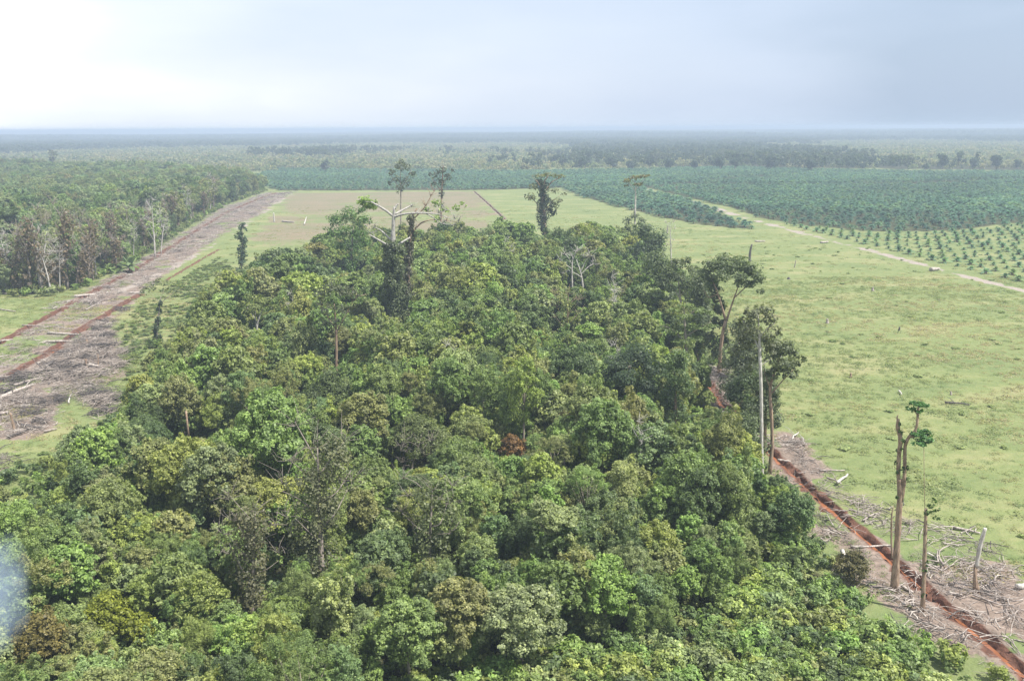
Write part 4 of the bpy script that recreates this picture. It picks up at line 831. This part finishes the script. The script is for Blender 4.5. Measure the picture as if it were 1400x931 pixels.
def rows(poly, sp):
    Q = poly @ np.stack([ax, ay], 1); lo, hi = Q.min(0), Q.max(0); out = []
    for j in range(int((hi[1] - lo[1]) / (sp * .87)) + 1):
        x = np.arange(lo[0], hi[0], sp) + (j % 2) * sp / 2; out.append(np.column_stack([x, np.full(len(x), lo[1] + j * sp * .87), np.full(len(x), j)]))
    A = np.concatenate(out); A[:, :2] += rng.normal(0, (.14 if poly is not YOUNG else .06) * sp, (len(A), 2)); Pw = np.column_stack([A[:, :2] @ np.stack([ax, ay]), A[:, 2]])
    return Pw[inside(Pw[:, :2], poly)]
ORD = ['first', 'second', 'third', 'fourth', 'fifth', 'sixth', 'seventh', 'eighth', 'ninth', 'tenth', 'eleventh', 'twelfth', 'thirteenth', 'fourteenth', 'fifteenth', 'sixteenth', 'seventeenth', 'eighteenth', 'nineteenth', 'twentieth',
       'twenty-first', 'twenty-second', 'twenty-third', 'twenty-fourth', 'twenty-fifth', 'twenty-sixth', 'twenty-seventh', 'twenty-eighth', 'twenty-ninth', 'thirtieth', 'thirty-first', 'thirty-second', 'thirty-third', 'thirty-fourth', 'thirty-fifth', 'thirty-sixth', 'thirty-seventh', 'thirty-eighth', 'thirty-ninth', 'fortieth']
def palm_group(name, P, fr, st, hst, look, group, limit, smin, smax, ref, young=False):
    dd, _ = dist_line(P[:, :2], ref); P = P[in_view(P[:, :2], 2, 6, 0) & (dd > 3.5)]; d = np.hypot(P[:, 0], P[:, 1]); P = P[np.argsort(d)]; rest = P[limit:]; P = P[:limit]
    near_y = dict(zip(map(tuple, P[:, :2]), -sdf(P[:, :2], YOUNG)))
    rws = sorted(set(P[:, 2])); dmean = [dist_line(P[P[:, 2] == k][:, :2], ref)[0].mean() for k in rws]; rk = {rws[i]: j for j, i in enumerate(np.argsort(dmean))}
    for k in rws:
        Q = P[P[:, 2] == k]; Q = Q[np.argsort(Q[:, 0])]
        for i, q in enumerate(Q):
            s = rt.uniform(smin, smax) * (1 if young else (.55 + .45 * min(1, near_y[(q[0], q[1])] / 110)) * 1.06); o = link(name, None, None, (q[0], q[1], 0), rt.uniform(0, 6.28), s); tag(o, f"{look}, {ORD[min(i, 39)]} along the {ORD[min(rk[k], 39)]} row from the pale track", 'oil palm', group)
            link('trunk', st, o); f = link('fronds', fr[rt.integers(3)], o, (0, 0, hst)); b = PALM_C[rt.integers(4)] * (np.array([2.1, 1.75, 1.4]) if young else rt.uniform(.75, 1.3)); f.color = vary(b, rt)
    return rest
rest_y = palm_group('young_oil_palm', rows(YOUNG, 9.0), FR_Y, ST_Y, .45, 'small young oil palm in open grass', 'young oil palms in rows on the grass', 290, 1.0, 2.2, TRACK_R, True)
Pm = np.concatenate([rows(PALM2, 8.6), rows(PALM1, 8.6)]); Pm = Pm[(dist_line(Pm[:, :2], TRACK_F)[0] > 13) & (dist_line(Pm[:, :2], TRACK_G)[0] > 7)]; Pm = Pm[rng.random(len(Pm)) < .80 + .35 * fbm(Pm[:, :2], 70, 13)]
rest_m = palm_group('oil_palm', Pm, FR_M, ST_M, 2.4, 'bushy grown oil palm', 'grown oil palms of the plantation', 290, .75, 1.25, TRACK_R)
FR_MI = [palm_mesh(30 + i, 4.6, 20, 3, M_LEAF_I) for i in range(3)]
FR_YI = [palm_mesh(36, 1.9, 10, 2, M_LEAF_I, .8)]
A = np.concatenate([np.column_stack([rest_m[:, :2], np.full(len(rest_m), 2.2)]), np.column_stack([rest_y[:, :2], np.full(len(rest_y), .4)])]); n = len(A); yi = A[:, 2] < 1
scatter('palm_plantation', 'blue-green oil palm plantation merging into the haze', A, rng.uniform(0, 6.28, n), rng.uniform(.75, 1.1, n) * (.55 + 1.05 * fbm(A[:, :2], 90, 14)) * 1.05, np.where(yi, 3, rng.integers(0, 3, n)), PALM_C[rng.integers(0, 4, n)] * (.55 + 1.0 * fbm(A[:, :2], 120, 16))[:, None] * np.array([1.1, 1.08, 1.02]), FR_MI + FR_YI)
UP = [palm_mesh(50 + i, 8.5, 15, 5, M_LEAF, 1.0, wid=.10) for i in range(2)]
for (bx, by, s, lb, colr) in ((178, 372, 1.1, 'big upright feather palm at the edge of the red track forest', BG_), (150, 374, .7, 'smaller upright feather palm next to the big one', MG), (262, 640, .62, 'pale feather palm with long arching fronds on the track side of the forest', PG), (282, 655, .4, 'small feather palm tucked below the pale arching one', BG_)):
    b = G(bx, by); o = thing('feather_palm', lb, 'palm', b, rng.uniform(0, 6), None, s); link('trunk', ST_M, o); f = link('fronds', UP[0], o, (0, 0, 2.0 if by < 500 else 8)); f.color = (*colr, 1)
    if by > 500: st = stem_mesh(8.2, .25, M_BROWN); o.children[0].data = st

# ------------------------------------------------------------------ far scrub, forest belts and single trees to the horizon
def cluster(seed, n, R, hmin, hmax, leaf, dens, cw):
    r = np.random.default_rng(seed); lob = []
    for _ in range(n):
        x, y = r.uniform(-R, R, 2); h = r.uniform(hmin, hmax); w = cw * r.uniform(.7, 1.2); lob.append((x, y, h - w * .7, w, w, w * .8))
        lob.append((x + r.uniform(-1, 1) * w * .7, y + r.uniform(-1, 1) * w * .7, h - w * 1.4, w * .8, w * .8, w * .7))
    return crown_mesh('trees', seed, lob, leaf, dens, M_LEAF_I, .8, sub=8)
CL = [cluster(70 + i, 7, 13, 5, 11, 1.7, .42, 2.8) for i in range(4)] + [cluster(80 + i, 8, 13, 10, 19, 1.9, .36, 3.8) for i in range(4)] + [cluster(90 + i, 14, 30, 14, 24, 4.0, .08, 6.0) for i in range(3)]
def wedge(d0, d1, sp, mar=1.06):
    out = []; d = d0
    while d < d1:
        half = d * .60 * mar; n = max(3, int(2 * half / sp)); out.append(np.column_stack([np.linspace(-half, half, n) + rng.uniform(-.5, .5, n) * sp, d + rng.uniform(-.5, .5, n) * sp])); d += sp
    return np.concatenate(out)
P = wedge(1180, 4200, 21); ok = ~inside(P, PALM1) & ~inside(P, LEFTF) & ~inside(P, YOUNG) & ~inside(P, PALM2); P = P[ok]; d = np.hypot(P[:, 0], P[:, 1]); nb = fbm(P * np.array([1, .45]), 420, 15); nd = rng.random(len(P))
belt = np.clip((d - 2600) / 1200, 0, 1); tall = (nb * .9 + belt * .5 + (rng.random(len(P)) - .5) * .35) > .64
keepm = tall | (nd < .85); P = P[keepm]; tall = tall[keepm]; d = d[keepm]; n = len(P)
scr = 1.45 * np.array([(.165, .180, .090), (.19, .18, .10), (.13, .16, .08), (.20, .20, .125), (.10, .13, .07)])[rng.integers(0, 5, n)]; tal = np.array([(.06, .09, .05), (.08, .11, .055), (.05, .08, .05), (.10, .12, .07)])[rng.integers(0, 4, n)]
scatter('far_scrub', 'pale scrub with darker belts of trees far beyond the oil palms', np.column_stack([P, np.zeros(n)]), rng.uniform(0, 6.28, n), rng.uniform(.7, 1.2, n), np.where(tall, 4 + rng.integers(0, 4, n), rng.integers(0, 4, n)), np.where(tall[:, None], tal, scr), CL)
P = np.concatenate([wedge(4200, 9000, 52), wedge(9000, 24000, 150)]); n = len(P); d = np.hypot(P[:, 0], P[:, 1]); nb = fbm(P * np.array([1, .3]), 1500, 19)
scatter('horizon_forest', 'flat blue-grey forest running to the horizon', np.column_stack([P, np.zeros(n)]), rng.uniform(0, 6.28, n), np.column_stack([np.where(d > 9000, 2.6, 1.05), np.where(d > 9000, 2.6, 1.05), rng.uniform(.75, 1.15, n) * (.15 + 1.75 * nb)]), 8 + rng.integers(0, 3, n),
        np.where((nb > .5)[:, None], (.085, .11, .06), (.11, .13, .07)) * rng.uniform(.8, 1.2, (n, 1)), CL)
FT = [('big dark round tree rising alone above the far plantation edge', 1289, 232, 15, 24), ('dark bushy tree above the plantation near the dry pasture', 444, 236, 12, 17), ('tall narrow tree above the dark far belt', 1114, 226, 9, 22), ('tall thin hazy tree over the far forest', 72, 236, 11, 36), ('second hazy tall tree over the far forest, smaller', 46, 236, 6, 30),
      ('dark domed tree at the start of the far dark belt', 770, 232, 12, 18), ('wide dark tree in the far dark belt', 800, 232, 17, 16), ('dark twin-topped tree in the far belt', 838, 233, 13, 19), ('low dark tree in the far belt beside the twin-topped one', 862, 233, 12, 13), ('round dark tree in the far belt behind the tawny flat top', 888, 233, 12, 18), ('dark spreading tree ending the far belt', 915, 233, 14, 15), ('separate dark crown past the far belt', 950, 233, 12, 15),
      ('dark round tree before the pale scrub', 985, 234, 14, 20), ('dark wide tree close to the round one before the pale scrub', 1005, 234, 11, 17), ('dark crown standing in pale scrub, under the tall narrow tree', 1110, 236, 13, 18), ('broad dark crown at the plantation back corner', 1055, 234, 15, 22), ('low dark crown in scrub at the far plantation corner', 1180, 234, 10, 11),
      ('dark crown near the big lone round tree', 1265, 234, 8, 12), ('dark tree past the big lone round tree', 1330, 232, 12, 15), ('dark double crown at the far scrub edge', 1362, 232, 15, 19), ('dark crown last in the far scrub line', 1392, 232, 10, 17), ('lone dark tree mid-scrub above the black-trunked emergent', 735, 230, 10, 14)]
for lb, bx, by, wpx, hpx in FT:
    t = Landmark('distant_tree', lb, 'tree', bx, by, M_BARK); t.tube([(bx, by), (bx, by - hpx * .5), (bx, by - hpx * .85)], [.8, .6, .25], 6).done()
    l = [(bx + rng.uniform(-.32, .32) * wpx, by - hpx * rng.uniform(.35, .85), wpx * rng.uniform(.22, .34), rng.uniform(-4, 4), .85) for _ in range(9)]
    t.crown(l, (.10, .115, .085) if 'hazy' in lb else (.042, .070, .045), dens=.35 if 'hazy' in lb else .9, leaf=2.0)

# ------------------------------------------------------------------ fallen wood
def log(px0, py0, px1, py1, r, label, m=M_LOG, z=.15, sag=0.0, br=0, name='fallen_log'):
    a = G(px0, py0); b = G(px1, py1); c = (a + b) / 2; o = thing(name, label, 'log' if name == 'fallen_log' else 'stump', (c[0], c[1], 0), 0, None)
    n = 6; t = np.linspace(0, 1, n); P = a[None] * (1 - t)[:, None] + b[None] * t[:, None] - c; nr = np.array([-(b - a)[1], (b - a)[0], 0]); nr /= np.linalg.norm(nr) + 1e-9
    P = P + nr * (np.sin(t * 3.1) * sag + rng.normal(0, .06, n))[:, None]; P[:, 2] = z + r * .7 + rng.normal(0, .03, n)
    mb = MB(); mb.tube(P, r * (1.1 - .45 * t), 7); mb.build('trunk', m, o, True)
    for i in range(br):
        s = P[2 + i % 3]; e = s + np.array([*rng.normal(0, 1.6, 2), rng.uniform(.3, 1.5)]); mb = MB(); mb.tube(np.array([s, (s + e) / 2 + [0, 0, .2], e]), [r * .4, r * .3, r * .1], 5); mb.build('branch', m, o, True)
LOGS = [(102, 407, 131, 404, .5, 'thick pale log lying across the red ditch by the forest edge'), (176, 402, 195, 401, .3, 'pale log bridging the head of the near red ditch'), (66, 457, 108, 459, .34, 'long pale log laid across the near red ditch'), (62, 469, 100, 468, .36, 'pale thick plank-like log over the near red ditch, below the long one'), (80, 484, 128, 483, .34, 'bleached log with dark end at the head of the debris field', M_LOG, .3, 0, 2),
        (0, 549, 45, 530, .42, 'long bleached trunk slanting across the debris field', M_LOG, .4, .4, 3), (46, 516, 76, 496, .40, 'dark log with lit upper side heaped on brushwood', M_CHAR, .5, 0, 2), (52, 499, 66, 491, .3, 'short pale log beside the red ditch bank'), (122, 501, 134, 503, .45, 'short thick bright log near the end of the debris field'), (0, 468, 18, 466, .3, 'pale log across the far red ditch at the frame border'), (0, 517, 17, 516, .28, 'white log end across the near red ditch'),
        (128, 467, 142, 458, .28, 'bent pale log pointing uphill to the grass', M_LOG, .3, .3, 1), (0, 424, 22, 427, .22, 'thin pale log in grass across the track'), (4, 402, 28, 406, .2, 'thin pale stick log at the forest corner'), (20, 530, 60, 519, .26, 'grey crooked log in the middle of the debris', M_STICK, .4, .5, 2), (30, 585, 56, 588, .3, 'dark rotten log along the edge of the debris', M_CHAR, .3), (60, 592, 78, 588, .22, 'short brown log at the grass edge of the debris', M_STICK, .2),
        (0, 569, 12, 566, .3, 'grey log stub at the debris border', M_STICK, .3), (94, 553, 99, 541, .16, 'thin white crooked stick in bright grass', M_PALE, .3, .2), (12, 600, 40, 590, .2, 'dark thin log by the leaning brown stump', M_CHAR, .3), (30, 446, 60, 447, .2, 'grey thin log between the two red ditches', M_STICK), (118, 425, 140, 412, .2, 'grey log along the middle of the peat road', M_STICK),
        (205, 350, 228, 349, .3, 'pale log under the forest edge trees'), (210, 357, 230, 354, .25, 'second pale log under the forest edge, nearer the ditch'), (386, 304, 402, 305, .6, 'white log lying in the dry pasture'), (416, 308, 419, 298, .35, 'white upright splinter of wood in the dry pasture', M_PALE, .3),
        (1083, 603, 1092, 594, .15, 'pale curved branch at the pasture side of the ditch head', M_PALE, .3, .2, 2), (1096, 600, 1100, 610, .12, 'small white fork of wood beside the curved branch', M_PALE, .3, 0, 2), (1063, 631, 1081, 633, .22, 'pale log laid over the upper ditch'), (1120, 645, 1155, 645, .14, 'thin grey pole in the grass by the ditch', M_STICK, .2), (1144, 664, 1159, 653, .22, 'white split log leaning on brushwood near the ditch', M_PALE, .4),
        (1130, 656, 1150, 664, .15, 'grey branch among brushwood near the ditch', M_STICK, .3, .3, 2), (1163, 750, 1219, 747, .16, 'grey pole lying across the ditch to the twin-stemmed snag'), (1302, 723, 1340, 731, .2, 'long bleached pole at the back of the bare peat'), (1268, 758, 1283, 767, .14, 'short pale stick behind the leafy snag', M_PALE), (1232, 804, 1248, 812, .18, 'pale log foot beside the twin-stemmed snag'), (1244, 838, 1258, 852, .14, 'pale slanted pole at the ditch foot near the shrubs'),
        (1297, 813, 1314, 815, .17, 'white-ended log on the dark peat'), (1290, 805, 1308, 801, .1, 'forked grey branch on the peat', M_STICK, .3, .2, 3), (1390, 806, 1412, 800, .35, 'thick pale log at the grass border of the peat', M_PALE), (1288, 778, 1296, 752, .12, 'curved bare root arch on the peat', M_STICK, .6, .8, 2), (1310, 766, 1340, 776, .1, 'thin grey pole among roots in front of the broken snag', M_STICK), (1330, 815, 1370, 830, .12, 'grey pole with side twigs past the broken snag', M_STICK, .2, 0, 3),
        (1100, 742, 1125, 752, .18, 'grey log at the forest foot of the ditch bank'), (1151, 757, 1154, 765, .28, 'short white upright stub of wood on the ditch bank', M_PALE, .3), (1034, 705, 1042, 697, .12, 'white stick at the edge of the shrubs', M_PALE, .3), (1292, 553, 1325, 556, .2, 'dark curved branch lying on the pasture behind the leafy umbrellas', M_CHAR, .3, .5, 1), (1229, 536, 1233, 541, .18, 'small white stub on the pasture', M_PALE, .2), (1032, 331, 1046, 331, .4, 'grey log beside the burnt stump'),
        (1272, 371, 1284, 370, .8, 'whitish flat log at the pale track'), (1122, 333, 1132, 332, .5, 'pale log short of the pale track on pasture'), (966, 492, 985, 496, .25, 'pale log heaped in the debris gap'), (972, 507, 995, 520, .2, 'grey log slanting in the debris gap', M_STICK, .4, .3, 2), (985, 578, 992, 590, .2, 'pale log below the debris gap', M_PALE, .3), (1160, 700, 1190, 708, .13, 'thin pole on brushwood between grass and ditch', M_STICK, .3, .2, 2), (1180, 715, 1205, 703, .12, 'grey twiggy branch behind the twin-stemmed snag', M_STICK, .3, .3, 3)]
for q in LOGS: log(*q)
for (bx, by, tx, ty, r, lb, m) in ((92 / 4.65, 440 + 692 / 4.65, 65 / 4.65, 440 + 580 / 4.65, .22, 'thin leaning brown stump in the debris field', M_BROWN), (134, 502, 134, 484, .14, 'slender brown upright stick near the bright log', M_BROWN), (118, 502, 117, 491, .28, 'rusty red broken stump with pale tip in the debris field', M_BROWN), (119, 468, 118, 464, .35, 'small orange-brown stump end by the grass', M_BROWN), (375, 304, 374, 291, .4, 'pale dead stem on the verge of the dry pasture', M_PALE),
                                   (1086, 366, 1088, 356, .2, 'thin grey stick stump mid-pasture', M_STICK), (1078, 382, 1078, 379, .5, 'small dark stump on open pasture', M_CHAR), (1131, 442, 1131, 436, .35, 'short grey stump on the grassy pasture', M_STICK), (1193, 398, 1193, 393, .4, 'small grey stump near the middle of the pasture', M_STICK), (1229, 452, 1230, 447, .25, 'thin dark stump low on the pasture', M_CHAR), (1163, 516, 1163, 510, .25, 'short brown stub in tufted grass', M_BROWN), (1300, 540, 1300, 535, .2, 'tiny grey stub behind the dark curved branch', M_STICK),
                                   (912, 320, 913, 308, .3, 'slim leafy-footed dead stem at the far pasture corner', M_STICK)):
    t = Landmark('stump', lb, 'stump', bx, by, m); t.tube([(bx, by), ((bx + tx) / 2 + .2, (by + ty) / 2), (tx, ty)], [r * 1.4, r, r * .75]).done()
mb_col = (.30, .075, .035)

# brushwood, tufts and leaf litter: masses nobody could count
def stick_cluster(seed, n, R, lmin, lmax, r0, m, zmax=.5):
    r = np.random.default_rng(seed); mb = MB()
    for _ in range(n):
        p = np.array([*r.uniform(-R, R, 2), r.uniform(.03, zmax)]); a = r.uniform(0, 6.28); ln = r.uniform(lmin, lmax); e = p + np.array([math.cos(a) * ln, math.sin(a) * ln, r.normal(0, .14) * ln]); e[2] = max(e[2], .02)
        md = (p + e) / 2 + np.array([*r.normal(0, .12, 2) * ln * .5, r.uniform(0, .1) * ln]); rr = r0 * r.uniform(.5, 1.3); mb.tube(np.array([p, md, e]), [rr, rr * .8, rr * .35], 4, False)
    return mb.mesh('sticks', m)
ST = [stick_cluster(300 + i, 22, 1.6, .7, 2.6, .045, M_STICK) for i in range(3)] + [stick_cluster(310 + i, 12, 1.8, 1.2, 4.0, .075, M_LOG) for i in range(2)] + [stick_cluster(320 + i, 26, 1.2, .5, 1.6, .035, M_TWIG, .9) for i in range(2)] + [stick_cluster(330, 14, 1.7, .8, 2.5, .06, M_CHAR), stick_cluster(331, 70, 1.5, 1.0, 3.6, .07, M_STICK, 1.1), stick_cluster(332, 60, 1.4, .8, 3.0, .06, M_TWIG, 1.2), stick_cluster(333, 40, 1.6, 1.0, 3.0, .08, M_CHAR, .9)]
Q = []
for poly, sp in ((CLEAR_L, 1.9), (CLEAR_L2, 1.8), (CLEAR_C, 2.6), (GAP_C, 1.5), (ROAD, 3.6), (VERGE_A, 3.0)):
    p = poisson(poly, sp); Q.append(p[in_view(p, 0, 10, 10)])
P = np.concatenate(Q); ok = np.ones(len(P), bool)
for ln in DL: ok &= dist_line(P, ln[::3])[0] > 1.9
ok &= rng.random(len(P)) < np.clip(1.9 - 2.2 * fbm(P, 9, 66), .1, 1)
P = P[ok & ~inside(P, np.array(SHRUBZ))]; n = len(P); lf_ = inside(P, CLEAR_L) | inside(P, CLEAR_L2)
scatter('brushwood', 'tangled grey sticks and slash littering the bare peat', np.column_stack([P, np.zeros(n)]), rng.uniform(0, 6.28, n), rng.uniform(.5, 1.4, n), np.where(lf_, np.array([0, 5, 6, 7, 7, 5, 4, 6, 9, 10])[rng.integers(0, 10, n)], np.where(rng.random(n) < .025, 8 + rng.integers(0, 2, n), rng.integers(0, 8, n))), np.ones((n, 3)), ST)
def tuft(seed, R, h, n, leaf, m):
    r = np.random.default_rng(seed); mb = MB(); p = np.column_stack([r.normal(0, R * .5, n), r.normal(0, R * .5, n), np.zeros(n)]); p[:, 2] = h * r.uniform(.15, 1, n) * np.exp(-(np.hypot(p[:, 0], p[:, 1]) / R) ** 2)
    nr = p * np.array([1, 1, 0]) / R + r.normal(0, .45, (n, 3)) + np.array([0, 0, 1.7]); mb.leaves(p, nr, leaf * r.uniform(.6, 1.3, n), .5 * np.ones(n), .3 + .5 * r.random(n), r); return mb.mesh('tuft', m)
TU = [tuft(400 + i, .95, .42, 52, .25, M_LEAF_I) for i in range(3)] + [tuft(410 + i, 1.6, .4, 60, .4, M_LEAF_I) for i in range(2)]
fieldq = wedge(95, 330, 1.5); fq2 = wedge(330, 640, 3.6); Q = np.concatenate([fieldq, fq2]); d = np.hypot(Q[:, 0], Q[:, 1])
bad = np.zeros(len(Q), bool)
for z in (FOREST, LEFTF, PALM1, GAP_C): bad |= inside(Q, z)
inD = inside(Q, CLEAR_L) | inside(Q, CLEAR_C) | inside(Q, ROAD) | inside(Q, CLEAR_L2)
tn = fbm(Q, 13, 51); bad |= inD & (tn < .50); bad |= (~inD) & (rng.random(len(Q)) > .38 + 1.3 * np.clip(tn - .38, 0, 1) - .5 * np.clip((d - 330) / 310, 0, 1)); bad |= inside(Q, DRY) & (rng.random(len(Q)) < .45)
for ln, hw in TRACKS: bad |= dist_line(Q, ln)[0] < hw + 1
for ln in DL: bad |= dist_line(Q, ln[::3])[0] < 2.0
Q = Q[~bad]; d = d[~bad]; n = len(Q); tn = fbm(Q * np.array([.6, 1.2]), 24, 52)
gc = np.array([(.165, .205, .085), (.20, .225, .092), (.15, .195, .078), (.24, .235, .112), (.29, .26, .15)])[np.clip((tn * 10 - 2.3 + rng.normal(0, .7, n)).astype(int), 0, 4)] * rng.uniform(.85, 1.15, (n, 1))
scatter('grass', 'tufted grass and low herbs over the cleared pasture', np.column_stack([Q, np.zeros(n)]), rng.uniform(0, 6.28, n), rng.uniform(.45, 1.25, n), np.where(rng.random(n) < np.clip(1.05 - d / 700, .2, .97), rng.integers(0, 3, n), 3 + rng.integers(0, 2, n)), gc, TU)
Q = wedge(110, 420, 8); ok = ~inside(Q, FOREST) & ~inside(Q, LEFTF) & ~inside(Q, ROAD) & ~inside(Q, CLEAR_C) & ~inside(Q, CLEAR_L) & (rng.random(len(Q)) < .16); Q = Q[ok]; n = len(Q)
scatter('pasture_weeds', 'scattered dark low weeds in the pasture grass', np.column_stack([Q, np.zeros(n)]), rng.uniform(0, 6.28, n), np.column_stack([rng.uniform(.35, .9, n), rng.uniform(.35, .9, n), rng.uniform(.15, .32, n)]), rng.integers(0, 4, n), np.array([COLS['mid green'], COLS['pale green'], COLS['pale green']])[rng.integers(0, 3, n)], BUSHI)

# ------------------------------------------------------------------ smoke drifting in beside the forest
def vol_mat(name, color, density, noise=None, aniso=0.0):
    m, t, out = mat(name); pv = N(t, 'ShaderNodeVolumePrincipled'); pv.inputs['Color'].default_value = (*color, 1); pv.inputs['Density'].default_value = density; pv.inputs['Anisotropy'].default_value = aniso
    if noise:
        tcn = N(t, 'ShaderNodeTexCoord'); ln = N(t, 'ShaderNodeVectorMath', operation='LENGTH'); L(t, tcn.outputs['Object'], ln.inputs[0])
        nn = N(t, 'ShaderNodeTexNoise'); nn.inputs['Scale'].default_value = 1.9; nn.inputs['Detail'].default_value = 4; L(t, tcn.outputs['Object'], nn.inputs['Vector'])
        f = math_(t, 'SUBTRACT', math_(t, 'MULTIPLY_ADD', nn.outputs[0], 1.1, .45), ln.outputs['Value'], clamp=True); L(t, math_(t, 'MULTIPLY', f, density), pv.inputs['Density'])
    L(t, pv.outputs[0], out.inputs['Volume']); return m
def ball(name, m, loc, sc):
    mb = MB(); k = 12
    P = [(0, 0, -1)] + [(math.cos(a) * math.cos(b), math.sin(a) * math.cos(b), math.sin(b)) for b in np.linspace(-1.2, 1.2, 7) for a in np.linspace(0, 2 * math.pi, k, endpoint=False)] + [(0, 0, 1)]
    q = [(1 + j * k + i, 1 + j * k + (i + 1) % k, 1 + (j + 1) * k + (i + 1) % k, 1 + (j + 1) * k + i) for j in range(6) for i in range(k)]; e = 1 + 6 * k
    tt = [(0, 1 + (i + 1) % k, 1 + i) for i in range(k)] + [(e + i, e + (i + 1) % k, 1 + 7 * k) for i in range(k)]; mb.add(P, q, tt); return link(name, mb.mesh(name, m, True), None, loc, 0, sc)
sb = ray(-22, 815); sb = np.array([0, 0, CAMH]) + sb / np.linalg.norm(sb) * 84
tag(ball('smoke', vol_mat('smoke', (.62, .77, 1.0), .16, True), sb, (3.4, 5.0, 5.8)), 'small bluish-white puff of smoke drifting over the near trees', kind='stuff')

# ------------------------------------------------------------------ air: haze over the whole plain
mb = MB(); X, Y0, Y1, Z0, Z1 = 65000.0, -30000.0, 60000.0, -6.0, 62.0
c8 = [(x, y, z) for z in (Z0, Z1) for y in (Y0, Y1) for x in (-X, X)]
mb.add(c8, [(0, 2, 3, 1), (4, 5, 7, 6), (0, 1, 5, 4), (2, 6, 7, 3), (0, 4, 6, 2), (1, 3, 7, 5)])
tag(mb.build('haze', vol_mat('haze', (.47, .565, .72), .00032)), 'thin bluish haze in the humid air', kind='stuff')
